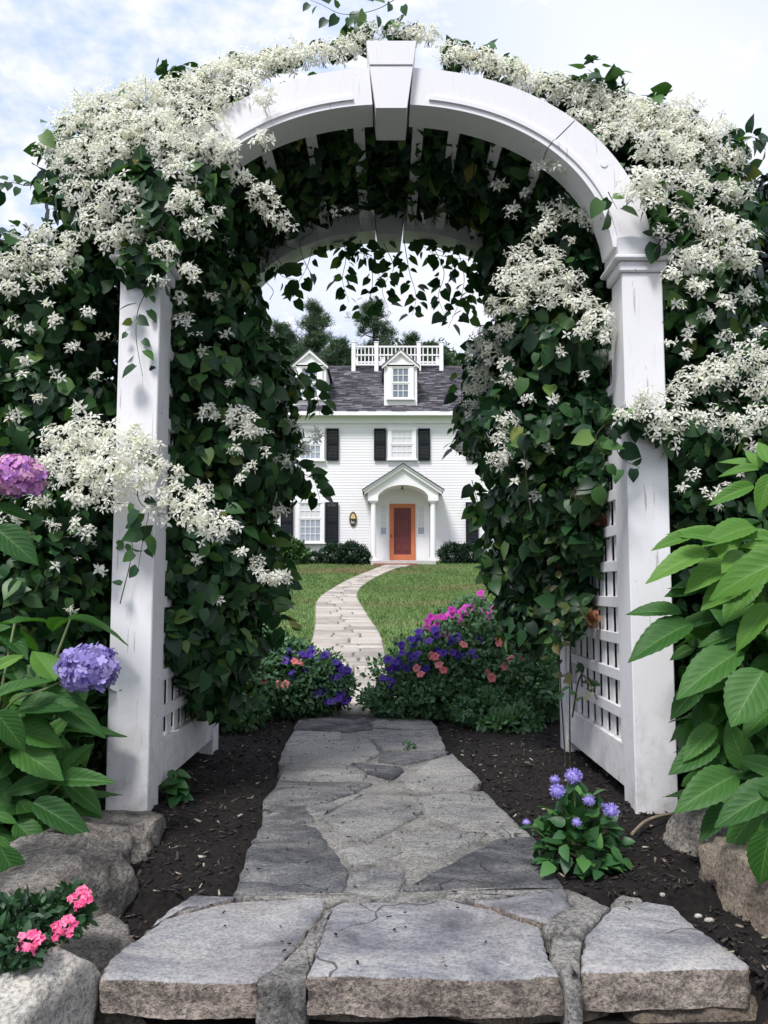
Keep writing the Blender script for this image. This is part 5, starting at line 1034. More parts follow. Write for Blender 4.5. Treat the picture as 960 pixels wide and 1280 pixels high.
def hydrangea(label, base, leaves, young, heads, filler, seed):
    rs = random.Random(seed); root = empty('hydrangea_shrub', base, label, 'shrub', 'hydrangea shrubs')
    for i, (b, t, w) in enumerate(leaves):
        side = 1 if base[0] > 0 else -1
        nr = Vector((-.25 * side + rs.uniform(-.2, .2), -.75 + rs.uniform(-.25, .2), .75 + rs.uniform(-.2, .2)))
        place_leaf(root, b, t, w, nr, rs, i in young)
    for q in range(46 if base[0] > 0 else 20):
        sg = 1 if base[0] > 0 else -1; p = Vector((sg * rs.uniform(.86, 1.06), rs.uniform(2.02, 2.14), rs.uniform(.04, .80 if sg > 0 else .42)))
        d = Vector((-sg * rs.uniform(.3, 1), rs.uniform(-.6, .1), rs.uniform(-.8, .15))).normalized()
        place_leaf(root, p, p + d * rs.uniform(.10, .155), rs.uniform(.5, .64), Vector((-.25 * sg + rs.uniform(-.3, .3), -.7, .8)), rs, p.z > .6 and sg > 0)
    st = MB()
    for (c, r, n, zlo) in filler:     # leaf whorls on the stems behind
        for q in range(n):
            u = Vector((rs.uniform(-1, 1), rs.uniform(-1, 1), rs.uniform(-1, 1))); p = Vector((c[0] + u.x * r[0], c[1] + u.y * r[1], c[2] + u.z * r[2]))
            if p.z < zlo: continue
            az0 = rs.uniform(0, 6.3)
            for k in range(rs.choice((2, 3, 4))):
                az = az0 + k * 1.57 + rs.uniform(-.3, .3); d = Vector((math.cos(az), math.sin(az), rs.uniform(-.55, .25))); L = rs.uniform(.11, .17)
                place_leaf(root, p, p + d * L, rs.uniform(.52, .66), Vector((d.x * .3, d.y * .3 - .2, 1)), rs)
            st.tube([(c[0] * .4 + base[0] * .6, c[1] * .4 + base[1] * .6, base[2]), (p.x * .6 + base[0] * .4, p.y * .6 + base[1] * .4, p.z * .5 + base[2] * .5), p[:]], [.006, .005, .003], 5)
    for (c, r, mat, lab, stem) in heads:
        flower_head(root, c, r, mat, 230, lab); st.tube(curve_pts(stem, 5), .0032, 6)
        rock_mesh('flower_core', c, (r * .66, r * .66, r * .5), mat, root, 3, (), sub=2)
    tag(st.build('stem', M_hstem, root, smooth=True), kind='stuff')
HR = [((0.792, 2.05, 0.737), (0.631, 2.0, 0.701), 0.42), ((0.779, 2.12, 0.78), (0.671, 2.1, 0.762), 0.42), ((0.861, 2.1, 0.771), (0.721, 2.12, 0.808), 0.4), ((0.859, 2.02, 0.756), (0.707, 2.0, 0.793), 0.4), ((0.851, 2.08, 0.711), (0.724, 2.02, 0.661), 0.52), ((0.921, 1.9, 0.721), (0.737, 1.92, 0.656), 0.52), ((0.741, 2.1, 0.587), (0.611, 2.1, 0.614), 0.44), ((0.755, 2.08, 0.564), (0.582, 2.02, 0.51), 0.5), ((0.841, 2.0, 0.505), (0.667, 1.95, 0.423), 0.52), ((0.89, 2.1, 0.575), (0.801, 2.12, 0.612), 0.75), ((0.895, 1.95, 0.614), (0.799, 1.95, 0.517), 0.48), ((0.843, 2.02, 0.545), (0.746, 2.02, 0.52), 0.44), ((0.848, 1.9, 0.467), (0.753, 1.86, 0.356), 0.78), ((0.811, 2.15, 0.419), (0.706, 2.12, 0.34), 0.52), ((0.799, 2.05, 0.284), (0.669, 2.02, 0.224), 0.5), ((0.797, 2.06, 0.32), (0.702, 2.02, 0.252), 0.48), ((0.81, 1.98, 0.223), (0.655, 1.92, 0.176), 0.52), ((0.856, 1.84, 0.23), (0.694, 1.82, 0.169), 0.5), ((0.863, 2.05, 0.219), (0.825, 2.05, 0.334), 0.6), ((0.901, 1.95, 0.233), (0.807, 1.95, 0.269), 0.55), ((0.801, 2.0, 0.149), (0.713, 1.96, 0.089), 0.52), ((0.759, 1.7, 0.181), (0.741, 1.72, 0.063), 0.62), ((0.909, 2.05, 0.902), (0.799, 2.05, 0.867), 0.42), ((0.931, 2.0, 0.923), (0.89, 2.0, 0.832), 0.55), ((0.95, 2.1, 0.953), (0.858, 2.12, 0.988), 0.42), ((0.941, 2.08, 0.952), (0.917, 2.1, 1.005), 0.55), ((0.923, 2.05, 0.942), (0.831, 2.06, 0.946), 0.4), ((0.948, 2.05, 0.958), (0.94, 2.08, 1.024), 0.55), ((0.803, 2.2, 0.496), (0.74, 2.2, 0.475), 0.55), ((0.848, 2.12, 0.522), (0.77, 2.15, 0.553), 0.7), ((0.84, 2.15, 0.66), (0.724, 2.2, 0.651), 0.5), ((0.849, 2.2, 0.368), (0.788, 2.2, 0.302), 0.7), ((0.927, 2.15, 0.342), (0.846, 2.2, 0.278), 0.6), ((0.932, 2.0, 0.767), (0.833, 2.02, 0.792), 0.42), ((0.93, 1.98, 0.75), (0.847, 2.0, 0.759), 0.42), ((0.816, 2.1, 0.748), (0.83, 2.12, 0.692), 0.55), ((0.916, 2.02, 0.528), (0.868, 2.05, 0.542), 0.5), ((0.825, 1.9, 0.167), (0.743, 1.9, 0.077), 0.5), ((0.92, 2.0, 0.289), (0.882, 2.05, 0.326), 0.6), ((0.823, 1.8, 0.212), (0.798, 1.85, 0.234), 0.5)]
HL = [((-0.928, 2.0, 0.793), (-0.816, 1.98, 0.718), 0.6), ((-0.972, 2.1, 0.855), (-0.879, 2.1, 0.836), 0.45), ((-0.928, 2.0, 0.548), (-0.883, 2.0, 0.564), 0.5), ((-0.802, 2.08, 0.426), (-0.877, 2.12, 0.51), 0.62), ((-0.902, 1.98, 0.398), (-0.799, 2.02, 0.457), 0.36), ((-0.849, 2.1, 0.398), (-0.674, 2.06, 0.322), 0.42), ((-0.864, 1.9, 0.377), (-0.798, 1.92, 0.29), 0.62), ((-0.914, 2.0, 0.46), (-0.864, 2.02, 0.501), 0.5), ((-0.803, 2.08, 0.19), (-0.891, 2.02, 0.18), 0.5), ((-0.808, 2.08, 0.188), (-0.645, 2.04, 0.206), 0.34), ((-0.789, 2.12, 0.202), (-0.734, 2.14, 0.27), 0.55), ((-0.854, 2.12, 0.194), (-0.844, 2.16, 0.297), 0.72), ((-0.788, 2.12, 0.177), (-0.68, 2.1, 0.113), 0.48), ((-0.814, 2.0, 0.156), (-0.665, 1.98, 0.092), 0.44), ((-0.877, 1.95, 0.141), (-0.828, 1.95, 0.127), 0.5), ((-0.922, 2.15, 0.415), (-0.979, 2.2, 0.497), 0.6), ((-0.925, 2.1, 0.27), (-0.872, 2.15, 0.361), 0.6), ((-0.922, 2.05, 0.198), (-0.894, 2.1, 0.27), 0.6), ((-0.797, 1.8, 0.114), (-0.745, 1.8, 0.033), 0.6), ((-0.827, 1.85, 0.125), (-0.815, 1.82, 0.013), 0.6), ((-0.792, 2.15, 0.203), (-0.818, 2.18, 0.278), 0.5), ((-0.922, 2.1, 0.375), (-0.829, 2.1, 0.375), 0.5), ((-0.881, 2.2, 0.243), (-0.815, 2.2, 0.33), 0.5), ((-0.868, 2.05, 0.148), (-0.806, 2.05, 0.068), 0.5)]
hydrangea('big-leaved green hydrangea in front of the right arbor post', (1.05, 2.1, .0), HR, {0, 1, 2, 3, 4, 5, 22, 23, 24, 25, 26, 27, 33, 34, 10}, [], [((1.08, 2.22, .42), (.25, .2, .42), 62, .05), ((.93, 2.2, .35), (.10, .08, .32), 26, .02), ((.96, 2.16, .12), (.12, .1, .12), 10, .0)], 3)
hydrangea('hydrangea with violet mophead flowers beside the left arbor post', (-1.05, 2.15, .0), HL, {3, 7}, [((-0.7355, 2.12, 0.4486), .073, M_violet, 'round violet-blue flower head in front of the left post', [(-.98, 2.2, .2), (-0.9023, 2.05, 0.3662), (-0.8294, 2.08, 0.4043), (-0.7729, 2.12, 0.4329)]), ((-0.9231, 2.1, 0.9261), .068, M_pinkv, 'pinkish violet flower head at the left edge', [(-1.0, 2.2, .3), (-0.9783, 2.1, 0.8009), (-0.9361, 2.1, 0.8977)])], [((-1.02, 2.28, .25), (.16, .16, .32), 40, .03), ((-.87, 2.25, .12), (.1, .08, .14), 12, .02), ((-1.0, 2.1, .15), (.12, .1, .2), 12, .02)], 4)

# ------------------------------------------------------------------ verbena, ageratum, small plants
def leafy(root, name, c, r, n, sz, mat, zmin=-9, tmpl=(SM_V, SM_F), up=.6, inner=.3):
    u = unit(n); f = NP.uniform(inner, 1.0, n) ** .6; p = np.array(c) + u * np.array(r) * f[:, None]; k = p[:, 2] > zmin; p, u = p[k], u[k]
    nr = u + np.array([0, -.1, up]) + NP.normal(size=u.shape) * .45; ax = u + NP.normal(size=u.shape) * .6
    return tag(scatter(name, *tmpl, p, ax, nr, NP.uniform(sz * .7, sz * 1.25, len(p)), mat, root, smooth=True), kind='stuff')
ver = empty('verbena_plant', (-.72, 1.5, -.1), 'verbena with three hot pink flower clusters on the bottom left boulder', 'flower plant')
for (c, r, n) in (((-0.647, 1.52, 0.0688), (.075, .05, .045), 420), ((-0.6001, 1.56, 0.0603), (.07, .05, .035), 380), ((-0.6491, 1.45, 0.0637), (.07, .05, .04), 300), ((-0.5795, 1.6, 0.0664), (.04, .04, .03), 160), ((-0.5835, 1.42, 0.0696), (.04, .03, .025), 160)): leafy(ver, 'foliage', c, r, n, .022, M_verb)
TRV2, TRF2 = trumpet_template(10, .3)
for c in ((-0.542, 1.55, 0.0997), (-0.5417, 1.48, 0.0762), (-0.5654, 1.4, 0.0864)):
    cc = np.array(c); n = 26; a = NP.uniform(0, 6.28, n); rr = .019 * np.sqrt(NP.uniform(.12, 1, n)); nrm = np.array([.1, -.75, .6]); e1 = np.array([1, 0, .0]); e2 = np.array([0, .6, .75])
    p = cc + np.outer(rr * np.cos(a), e1) + np.outer(rr * np.sin(a), e2) + np.outer(.008 * (1 - (rr / .02) ** 2), nrm)
    nn = nrm + (p - cc) * 22 + NP.normal(size=(n, 3)) * .2
    b = scatter('bloom', TRV2, TRF2, p, unit(n), nn, NP.uniform(.0065, .0085, n), M_hot, ver)
    MB().tube([tuple(cc + np.array([0, .005, -.004])), tuple(cc + np.array([0, .02, -.02])), tuple(cc + np.array([-.03, .05, -.06]))], .0014, 5).build('stem', M_hstem, ver)
ag = empty('ageratum_plant', ((0.4555, 2.02, -0.0063)[0], 2.04, 0), 'low ageratum with fluffy lilac blooms beside the path', 'flower plant')
abx = (0.4555, 2.02, -0.0063)[0]
rs = random.Random(8)
AGM = mesh_from('ageratum_leaf', *leaf_template([0, .12, .35, .7, 1], [0, .26, .36, .22, 0], .12, .16, .04), M_agl, smooth=True)
u = unit(330); u[:, 2] = np.abs(u[:, 2]); P = np.array([abx, 2.04, .0]) + u * np.array([.105, .10, .17]) * (NP.uniform(.55, 1.05, 330)[:, None]); P[:, 2] = np.maximum(P[:, 2], .012)
individuals('leaf', AGM, P, u * .6 + NP.normal(size=u.shape) * .45 + np.array([0, -.15, -.25]), u * .7 + np.array([0, -.35, .7]) + NP.normal(size=u.shape) * .3, NP.uniform(.03, .052, 330), range(150), ag)
k = np.arange(150, 330); tag(scatter('inner_foliage', *leaf_template([0, .12, .35, .7, 1], [0, .26, .36, .22, 0], .12, .16, .04), np.array([abx, 2.04, 0]) + (P[k] - np.array([abx, 2.04, 0])) * .75, u[k], u[k] + np.array([0, 0, .6]), NP.uniform(.03, .05, 180), M_agl, ag, smooth=True), kind='stuff')
for c, r in (((0.4451, 2.02, 0.2097), .02), ((0.4008, 1.99, 0.182), .018), ((0.47, 1.98, 0.1646), .014), ((0.5235, 1.99, 0.1389), .018), ((0.4303, 1.93, 0.13), .011), ((0.3294, 2.0, 0.1111), .009), ((0.4097, 2.06, 0.1935), .012), ((0.5143, 2.04, 0.1407), .009)):
    cc = np.array(c); n = int(240 * (r / .02) ** 1.5); uu = unit(n); uu[:, 2] = uu[:, 2] * .8 + .15
    sp = np.array([(0, -.12, 0), (0, .12, 0), (1, .05, 0), (1, -.05, 0)], float)
    scatter('bloom', sp, np.array([(0, 1, 2, 3)]), cc + uu * r * .55, uu + NP.normal(size=uu.shape) * .25, unit(n), NP.uniform(.5, .62, n) * r * 1.0, M_ager, ag)
    rock_mesh('bloom_core', c, (r * .75, r * .75, r * .6), M_ager, ag, 2, (), sub=2)
    MB().tube([c, (c[0] * .6 + abx * .4, 2.03, c[2] * .6), (abx, 2.04, .02)], .0018, 5).build('stem', M_hstem, ag)
sp_ = empty('young_plant', ((-0.6384, 2.6, -0.0085)[0], 2.62, 0), 'small dark leafy plant at the foot of the left arbor post', 'plant')
P = []; 
for q in range(26):
    az = rs.uniform(0, 6.28); rr = rs.uniform(.0, .035); P.append(((-0.6384, 2.6, -0.0085)[0] + rr * math.cos(az), 2.62 + rr * math.sin(az), rs.uniform(.01, .09)))
P = np.array(P); A = unit(26); A[:, 2] = -np.abs(A[:, 2]) * .3; individuals('leaf', AGM, P, A, np.tile([0, -.3, 1.0], (26, 1)) + NP.normal(size=(26, 3)) * .3, NP.uniform(.05, .08, 26), range(26), sp_)
MB().tube([(P[0][0], 2.62, 0), (P[0][0], 2.62, .09)], .003, 5).build('stem', M_hstem, sp_)
tw = MB().tube(curve_pts([(0.6302, 2.2, 0.0295), (0.6981, 2.3, 0.0344), (0.7758, 2.36, 0.0353), (0.8667, 2.4, 0.0249)], 5), [.004] * 16, 6).build('fallen_twig', M_twig)
tag(tw, 'pale bent twig lying on mulch at the right post', 'twig')
N = 170; dx_ = NP.uniform(-.36, .34, N); dy_ = NP.uniform(1.5, 4.3, N)
deb = scatter('bark_crumbs', chip_v, chip_f, np.stack([dx_, dy_, np.full(N, .006)], -1), unit(N) * np.array([1, 1, .1]), np.tile([0, 0, 1.0], (N, 1)), np.stack([NP.uniform(.004, .012, N), NP.uniform(.002, .005, N), np.full(N, .003)], -1), M_chip, path)
deb['kind'] = 'stuff'
# small white pebbles on the mulch by the right slab
for i, (x, y) in enumerate([(0.582, 1.822), (0.615, 1.708), (0.629, 1.688)]):
    tag(rock_mesh('pebble', (x, y, .012), (.006 + .002 * (i % 3), .005, .004), M_pale, None, 80 + i, (), sub=2), ['pale pebble at the back edge of the right slab', 'larger white pebble where the right slab meets the tan stones', 'rightmost white pebble beside the right slab'][i], 'pebble', 'pebbles beside the right slab')

wx_, wy_ = (0.1009, 3.4923)
wd0 = empty('weed_tuft', (wx_, wy_, 0), 'tiny green weed growing in a path joint', 'weed'); leafy(wd0, 'foliage', (wx_, wy_, .008), (.025, .02, .016), 60, .016, M_bed)
# climbing rose on the right lattice
ro = empty('climbing_rose', (.68, 3.0, 0), 'climbing rose with faded orange blooms on the right lattice', 'rose')
m = MB(); rp = [[(.66, 3.05, 0), (.655, 3.0, .35), (.66, 2.95, .62), (.64, 2.85, .85), (.66, 2.72, 1.05)], [(.66, 3.12, 0), (.65, 3.15, .4), (.64, 3.05, .75), (.655, 3.0, 1.1)], [(.65, 2.95, .3), (.63, 2.85, .5), (.66, 2.75, .58)], [(.66, 3.0, .2), (.66, 2.85, .36), (.68, 2.72, .30)]]
P, A, Nn = [], [], []
for c in rp:
    C_ = curve_pts(c, 8); m.tube(C_, [.003 - .00005 * i for i in range(len(C_))], 6)
    for p in C_[6:]:
        for q in range(5):
            if p.z < .5 and q > 0: continue
            P.append((p.x + rs.uniform(-.07, .03), p.y + rs.uniform(-.09, .09), p.z + rs.uniform(-.05, .05))); A.append((rs.uniform(-1, .4), rs.uniform(-1, .6), rs.uniform(-1, .2))); Nn.append((rs.uniform(-1, -.1), rs.uniform(-1, 0), rs.uniform(.1, .9)))
m.build('cane', M_stem, ro)
RM = mesh_from('rose_leaf', SM_V * np.array([1, 1.25, 1]), SM_F, M_rosel, smooth=True)
P, A, Nn = map(np.array, (P, A, Nn)); individuals('leaf', RM, P, A, Nn, NP.uniform(.035, .055, len(P)), range(len(P)), ro)
for c, s_ in (((0.7225, 2.78, 0.8763), .03), ((0.6879, 2.82, 0.5532), .032), ((0.6361, 3.0, 0.7311), .026), ((0.6928, 2.85, 0.8112), .022)):
    n = 34; u = unit(n); scatter('bloom', FL_V, FL_F, np.array(c) + u * s_ * .55, u, u + NP.normal(size=u.shape) * .3, NP.uniform(.45, .7, n) * s_, M_roseb, ro)

# ------------------------------------------------------------------ petunia mounds
PT = {m.name: mesh_from('petunia_flower', TR_V, TR_F, m, smooth=True) for m in (M_purple, M_magenta, M_salmon)}
def mound(label, base, blobs, flowers, seed, zmin):
    rs = random.Random(seed); root = empty('petunia_mound', base, label, 'flowers', 'flower mounds behind the arbor')
    P, Nn = fill_blobs(blobs, 4300, .72, 1.06, None, .65); k = P[:, 2] > zmin; P, Nn = P[k], Nn[k]
    n = len(P); nr = Nn + NP.normal(size=(n, 3)) * .5 + np.array([0, -.1, .4]); ax = Nn * .7 + NP.normal(size=(n, 3)) * .6
    tag(scatter('foliage', SM_V, SM_F, P, ax, nr, NP.uniform(.02, .042, n), M_bed, root, smooth=True), kind='stuff')
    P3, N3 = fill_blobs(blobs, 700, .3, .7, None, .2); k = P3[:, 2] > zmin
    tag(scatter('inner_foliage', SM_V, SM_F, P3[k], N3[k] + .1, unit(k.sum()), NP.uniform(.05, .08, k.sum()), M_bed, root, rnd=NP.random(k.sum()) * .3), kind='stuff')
    for (x, y, z, r, mt, n) in flowers:
        for q in range(n):
            p = (x + rs.uniform(-r, r), y + rs.uniform(-.05, .05), z + rs.uniform(-r, r) * .7); nr = Vector((rs.uniform(-.5, .5), -.9 + rs.uniform(-.2, .5), .5 + rs.uniform(-.3, .4)))
            a, s_, n_ = frame(Vector((rs.uniform(-1, 1), rs.uniform(-1, 1), rs.uniform(-1, 1))), nr); q_ = rs.uniform(.020, .030)
            a, s_, n_ = s_, n_, a
            n_ = nr.normalized(); a = n_.cross(Vector((0.2, .1, 1))).normalized(); s_ = n_.cross(a)
            M = Matrix(((a.x * q_, s_.x * q_, n_.x * q_, p[0]), (a.y * q_, s_.y * q_, n_.y * q_, p[1]), (a.z * q_, s_.z * q_, n_.z * q_, p[2]), (0, 0, 0, 1)))
            obj_of('flower', PT[mt.name], root, M)
    return root
pu, mg, sa = M_purple, M_magenta, M_salmon
def fl(rows): return rows
ML = [((-0.462, 4.55, 0.171), (0.269, 0.22, 0.173)), ((-0.649, 4.6, 0.243), (0.228, 0.25, 0.175)), ((-0.317, 4.5, 0.135), (0.154, 0.18, 0.137)), ((-0.536, 4.4, 0.098), (0.251, 0.15, 0.105)), ((-0.726, 4.3, 0.15), (0.205, 0.22, 0.164)), ((-0.73, 4.0, 0.074), (0.171, 0.2, 0.095))]
MR = [((0.281, 4.6, 0.158), (0.329, 0.3, 0.21)), ((0.487, 4.7, 0.256), (0.313, 0.3, 0.246)), ((0.083, 4.45, 0.071), (0.195, 0.2, 0.11)), ((0.634, 4.5, 0.168), (0.257, 0.3, 0.257)), ((0.33, 4.4, 0.077), (0.335, 0.2, 0.117)), ((0.729, 4.2, 0.162), (0.16, 0.25, 0.2)), ((0.567, 5.0, 0.417), (0.238, 0.3, 0.167)), ((0.743, 4.5, 0.378), (0.171, 0.25, 0.193)), ((0.537, 4.1, 0.06), (0.195, 0.2, 0.098)), ((0.583, 3.9, 0.035), (0.134, 0.12, 0.059))]
fl_l = [c + m for c, m in zip([(-0.482, 4.45, 0.318, 0.03), (-0.435, 4.4, 0.289, 0.034), (-0.356, 4.45, 0.298, 0.034), (-0.327, 4.45, 0.289, 0.021), (-0.269, 4.4, 0.253, 0.025), (-0.228, 4.4, 0.228, 0.025), (-0.194, 4.38, 0.23, 0.025), (-0.237, 4.36, 0.175, 0.029), (-0.224, 4.34, 0.113, 0.029), (-0.195, 4.33, 0.067, 0.025), (-0.276, 4.33, 0.067, 0.025), (-0.379, 4.38, 0.181, 0.033), (-0.36, 4.36, 0.135, 0.029), (-0.391, 4.38, 0.23, 0.021), (-0.52, 4.42, 0.267, 0.021), (-0.581, 4.5, 0.336, 0.026), (-0.717, 4.3, 0.35, 0.025), (-0.403, 4.5, 0.336, 0.017), (-0.305, 4.34, 0.113, 0.025), (-0.443, 4.36, 0.28, 0.021), (-0.647, 4.25, 0.215, 0.02), (-0.527, 4.25, 0.179, 0.02), (-0.499, 4.25, 0.175, 0.016), (-0.599, 4.25, 0.203, 0.012), (-0.442, 4.36, 0.191, 0.012), (-0.471, 4.36, 0.216, 0.012)],
  ((pu,3),(pu,3),(pu,3),(pu,2),(pu,2),(pu,2),(pu,3),(pu,3),(pu,3),(pu,2),(pu,2),(pu,4),(pu,3),(pu,2),(pu,2),(pu,2),(pu,2),(pu,1),(pu,2),(sa,2),(sa,2),(sa,2),(sa,1),(sa,1),(pu,1),(pu,1)))]
fl_r = [c + m for c, m in zip([(0.008, 4.38, 0.177, 0.033), (0.062, 4.4, 0.253, 0.038), (0.05, 4.4, 0.277, 0.029), (0.104, 4.42, 0.333, 0.038), (0.16, 4.45, 0.368, 0.038), (0.212, 4.5, 0.399, 0.039), (0.276, 4.5, 0.42, 0.034), (0.102, 4.36, 0.244, 0.025), (0.152, 4.36, 0.272, 0.029), (0.164, 4.36, 0.305, 0.025), (0.282, 4.4, 0.334, 0.034), (0.328, 4.36, 0.305, 0.029), (0.402, 4.36, 0.313, 0.025), (0.452, 4.36, 0.313, 0.025), (0.403, 4.5, 0.399, 0.03), (0.224, 4.34, 0.234, 0.021), (0.344, 4.45, 0.381, 0.034), (0.504, 4.45, 0.381, 0.025), (0.239, 4.6, 0.445, 0.039), (0.299, 4.65, 0.477, 0.04), (0.301, 4.55, 0.421, 0.039), (0.359, 4.75, 0.518, 0.045), (0.427, 4.75, 0.496, 0.045), (0.444, 4.7, 0.462, 0.04), (0.522, 4.8, 0.503, 0.046), (0.505, 4.85, 0.561, 0.037), (0.584, 4.75, 0.496, 0.032), (0.548, 4.9, 0.606, 0.023), (0.636, 4.8, 0.53, 0.018), (0.461, 4.78, 0.517, 0.041), (0.252, 4.32, 0.292, 0.021), (0.162, 4.3, 0.23, 0.025), (0.303, 4.3, 0.258, 0.029), (0.569, 4.25, 0.377, 0.024), (0.593, 4.25, 0.393, 0.02), (0.642, 4.25, 0.448, 0.024), (0.594, 4.15, 0.29, 0.032), (0.625, 4.15, 0.314, 0.02), (0.659, 4.12, 0.301, 0.016), (0.522, 4.15, 0.225, 0.024), (0.413, 4.3, 0.366, 0.012)],
  ((pu,4),(pu,4),(pu,3),(pu,4),(pu,4),(pu,4),(pu,3),(pu,2),(pu,3),(pu,2),(pu,3),(pu,2),(pu,2),(pu,2),(pu,2),(pu,2),(pu,3),(pu,1),(mg,4),(mg,4),(mg,4),(mg,5),(mg,5),(mg,4),(mg,4),(mg,3),(mg,2),(mg,2),(mg,1),(mg,3),(sa,2),(sa,2),(sa,2),(sa,2),(sa,2),(sa,2),(sa,2),(sa,1),(sa,1),(sa,2),(sa,1)))]
mound('mound of purple and salmon petunias left of the path', (-.6, 4.5, 0), ML, fl_l, 21, .005)
mound('larger mound of magenta, purple and salmon petunias right of the path', (.45, 4.6, 0), MR, fl_r, 22, .005)

# ------------------------------------------------------------------ lawn blades, shrubs, trees
N = 150000
bx_ = NP.uniform(-5.5, 7.5, N); by_ = 5.6 + 24.6 * NP.random(N) ** .9; wl0, wr0 = walk_x(by_)
k = ((bx_ < wl0 - .01) | (bx_ > wr0 + .01)) & (np.abs(bx_ - by_ * .01) < by_ * .2 + .8); bx_, by_ = bx_[k], by_[k]; N = len(bx_)
bz_ = hill(by_) - .035 + .03 * vnoise(bx_, by_, .35) * (by_ > 7); h = NP.uniform(.03, .07, N); lean = NP.normal(size=(N, 2)) * .02; wd_ = NP.uniform(.004, .008, N) * (1 + by_ * .06); th_ = NP.uniform(0, 3.14, N)
V = np.empty((N, 3, 3)); V[:, 0] = np.stack([bx_ - wd_ * np.cos(th_), by_ - wd_ * np.sin(th_), bz_], -1); V[:, 1] = np.stack([bx_ + wd_ * np.cos(th_), by_ + wd_ * np.sin(th_), bz_], -1); V[:, 2] = np.stack([bx_ + lean[:, 0], by_ + lean[:, 1], bz_ + h], -1)
tag(mobj('grass', V.reshape(-1, 3), np.arange(N * 3).reshape(N, 3), M_lawn), 'short mown grass blades over the lawn', 'grass', kind='stuff')

def shrub(label, base, blobs, n_dens, sz, mat, zmin, name='shrub', tm=(SM_V, SM_F)):
    root = empty(name, base, label, 'shrub', 'foundation shrubs along the house')
    P, Nn = fill_blobs(blobs, n_dens, .8, 1.06, None, .6); k = P[:, 2] > zmin; P, Nn = P[k], Nn[k]; n = len(P)
    tag(scatter('foliage', *tm, P, Nn + NP.normal(size=(n, 3)) * .6, Nn + NP.normal(size=(n, 3)) * .5 + np.array([0, 0, .4]), NP.uniform(sz * .7, sz * 1.3, n), mat, root), kind='stuff')
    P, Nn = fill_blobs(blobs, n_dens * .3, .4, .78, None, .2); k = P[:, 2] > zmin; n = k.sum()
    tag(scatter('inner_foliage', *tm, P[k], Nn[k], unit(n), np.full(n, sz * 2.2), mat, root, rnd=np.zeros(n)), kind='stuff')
    m = MB()
    for (c, r) in blobs: m.tube([(base[0], base[1], base[2]), (c[0], c[1], c[2])], [.03, .012], 5)
    m.build('stem', M_bark, root)
ND_V, ND_F = SM_V * np.array([1, .45, 1]), SM_F
shrub('dark clipped yew between the left window and the door', ((-1.4268, 30, 1.6037)[0], 30.0, 1.5), [((-1.713, 30, 1.832), (0.571, 0.45, 0.371)), ((-1.199, 30, 1.86), (0.571, 0.45, 0.4)), ((-0.799, 30, 1.746), (0.371, 0.35, 0.257)), ((-2.512, 30, 1.718), (0.286, 0.3, 0.143))], 700, .10, M_yew, 1.5, 'yew_shrub', (ND_V, ND_F))
shrub('dark clipped yew just right of the portico', ((2.768, 30, 1.6037)[0], 30.0, 1.5), [((2.513, 30, 1.832), (0.571, 0.45, 0.4)), ((2.998, 30, 1.832), (0.543, 0.45, 0.371)), ((3.768, 30, 1.718), (0.343, 0.3, 0.171))], 700, .10, M_yew, 1.5, 'yew_shrub', (ND_V, ND_F))
shrub('loose light green shrub under the left ground floor window', ((-3.8267, 29.8, 1.5973)[0], 29.8, 1.5), [((-4.114, 29.8, 1.937), (0.681, 0.5, 0.454)), ((-3.547, 29.8, 1.994), (0.624, 0.5, 0.426)), ((-3.063, 29.8, 1.796), (0.369, 0.4, 0.284)), ((-4.682, 29.8, 1.937), (0.624, 0.5, 0.454))], 480, .13, M_shrub, 1.5, 'leafy_shrub')
# pines and trees behind the house
def pine(label, base, h, spread, seed, crown0=.25, mat=M_pine, tiers=20, group='trees behind the house', dens=1.5):
    rs = random.Random(seed); root = empty('pine_tree', base, label, 'tree', group); B = Vector(base); m = MB()
    m.tube([B, B + Vector((.1, 0, h * .5)), B + Vector((0, 0, h))], [h * .018, h * .012, .02], 8); P = []
    for i in range(tiers):
        t = crown0 + (1 - crown0) * (i + rs.uniform(0, .6)) / tiers; L = spread * (1 - t) ** .8 * rs.uniform(.55, 1.2) + .3
        for k in range(rs.randint(4, 6)):
            az = rs.uniform(0, 6.28); d = Vector((math.cos(az), math.sin(az), rs.uniform(.15, .6))); p0 = B + Vector((0, 0, h * t)); p1 = p0 + d * L * rs.uniform(.7, 1.1)
            m.tube([p0, p0.lerp(p1, .5) - Vector((0, 0, .05 * L)), p1], [.05, .03, .012], 4)
            for q in range(int((14 + 16 * L) * dens)):
                f = rs.uniform(.3, 1.08); c = p0.lerp(p1, f); P.append((c.x + rs.gauss(0, .09 * L + .08), c.y + rs.gauss(0, .09 * L + .08), c.z + rs.gauss(.08, .07 * L + .09)))
    m.build('trunk', M_bark, root)
    P = np.array(P); Pn = np.repeat(P, 9, 0); n = len(Pn); a = unit(n); a[:, 2] = np.abs(a[:, 2]) * .6 + .15
    tag(scatter('crown', np.array([(0, -.05, 0), (0, .05, 0), (1, 0, 0)], float), np.array([(0, 1, 2)]), Pn + NP.normal(size=(n, 3)) * .06, a, unit(n), NP.uniform(.22, .38, n) * .95, mat, root), kind='stuff')
pine('tall pine showing just left of the roof railing', (-3.6, 44, 1.7), 14.0, 3.9, 1)
pine('tallest pine behind the middle of the roof railing', (-.6, 46, 1.7), 14.9, 4.4, 2)
pine('pine behind the left dormer', (-5.6, 45, 1.7), 13.2, 4.0, 3)
pine('broad pine behind the right end of the roof railing', (1.6, 48, 1.7), 13.6, 4.2, 4)
pine('short pine between the left dormer and the railing', (-2.3, 42.5, 1.7), 11.6, 3.6, 6)
pine('short pine behind the left part of the railing', (-.2, 42.5, 1.7), 11.2, 3.6, 7)
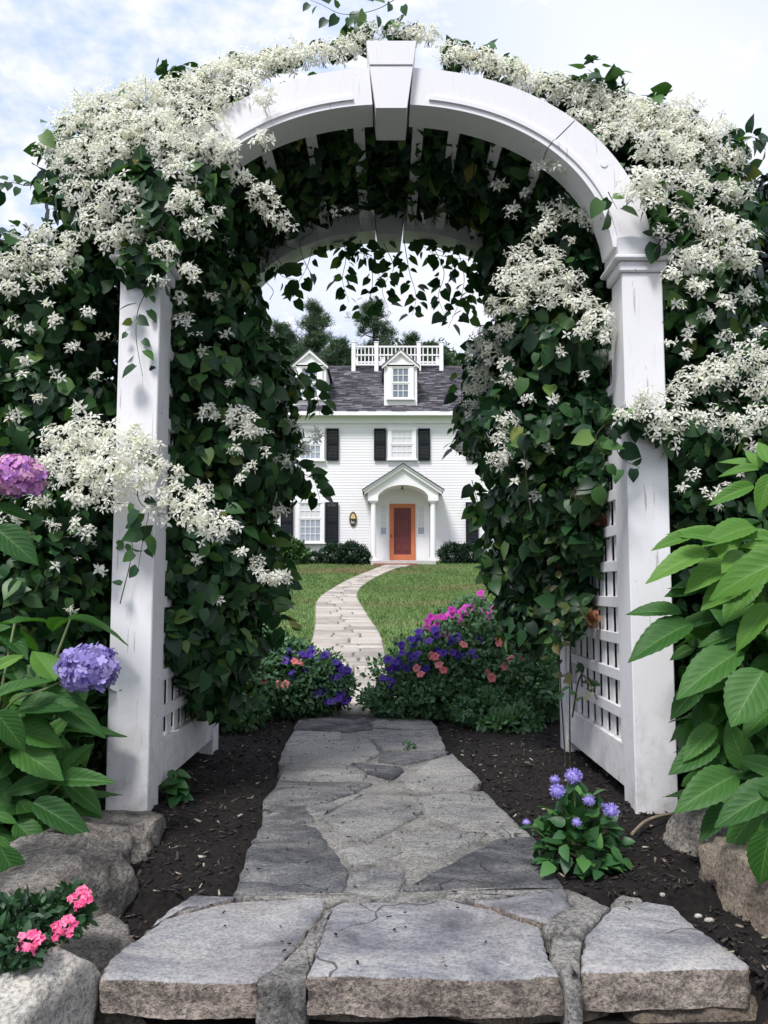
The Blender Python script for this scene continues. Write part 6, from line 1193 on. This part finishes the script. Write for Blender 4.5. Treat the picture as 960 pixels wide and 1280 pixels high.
pine('short pine behind the right part of the railing', (2.9, 44, 1.7), 11.9, 3.6, 8)
pine('distant pine at the far left behind the house', (-9.0, 46, 1.7), 13.5, 3.4, 5)
def tree(label, base, h, blobs, mat, sz, dens, seed, group='trees behind the house', name='broadleaf_tree'):
    rs = random.Random(seed); root = empty(name, base, label, 'tree', group); B = Vector(base); m = MB(); top = B + Vector((0, 0, h * .45))
    m.tube([B, B.lerp(top, .5) + Vector((.1, 0, 0)), top], [h * .025, h * .018, h * .014], 8)
    for c, r in blobs: m.tube([top - Vector((0, 0, h * .08)), top.lerp(Vector(c), .5) + Vector((0, 0, .1 * h * .2)), c], [h * .009, h * .006, .02], 5)
    m.build('trunk', M_bark, root)
    P, Nn = fill_blobs(blobs, dens, .45, 1.1, None, .5); n = len(P)
    tag(scatter('crown', SM_V, SM_F, P, Nn + NP.normal(size=(n, 3)) * .7, Nn + NP.normal(size=(n, 3)) * .6 + np.array([0, 0, .3]), NP.uniform(sz * .7, sz * 1.3, n), mat, root), kind='stuff')
def crown(c, r, n, seed):
    rs = random.Random(seed); return [((c[0] + rs.uniform(-1, 1) * r[0] * .7, c[1] + rs.uniform(-1, 1) * r[1] * .7, c[2] + rs.uniform(-1, 1) * r[2] * .7), tuple(v * rs.uniform(.32, .5) for v in r)) for _ in range(n)]
tree('dense dark green tree behind the left half of the roof', (-3.4, 48.5, 1.7), 12.5, crown((-3.4, 48.5, 12.6), (4.2, 2.2, 2.4), 22, 14), M_pine, .26, 70, 11)
tree('dense dark green tree behind the railing', (1.4, 49.5, 1.7), 12.5, crown((1.4, 49.5, 12.8), (3.4, 2.2, 2.3), 20, 15), M_pine, .26, 70, 12)
tree('round green tree behind the right end of the roof', (4.6, 45, 1.7), 11.5, crown((4.3, 45, 10.2), (2.4, 2.4, 2.6), 16, 4), M_decid, .28, 60, 1)
tree('green tree beyond the right gable', (8.6, 46, 1.7), 12, crown((8.6, 46, 10.2), (3, 2.6, 3), 16, 5), M_decid, .28, 60, 2)
tree('dark tree beyond the arbor at the right edge', (5.3, 10.5, .1), 6.5, crown((5.2, 10.5, 4.2), (1.05, 1.2, 1.9), 22, 6), M_darkt, .13, 170, 3, 'garden trees', 'dark_tree')
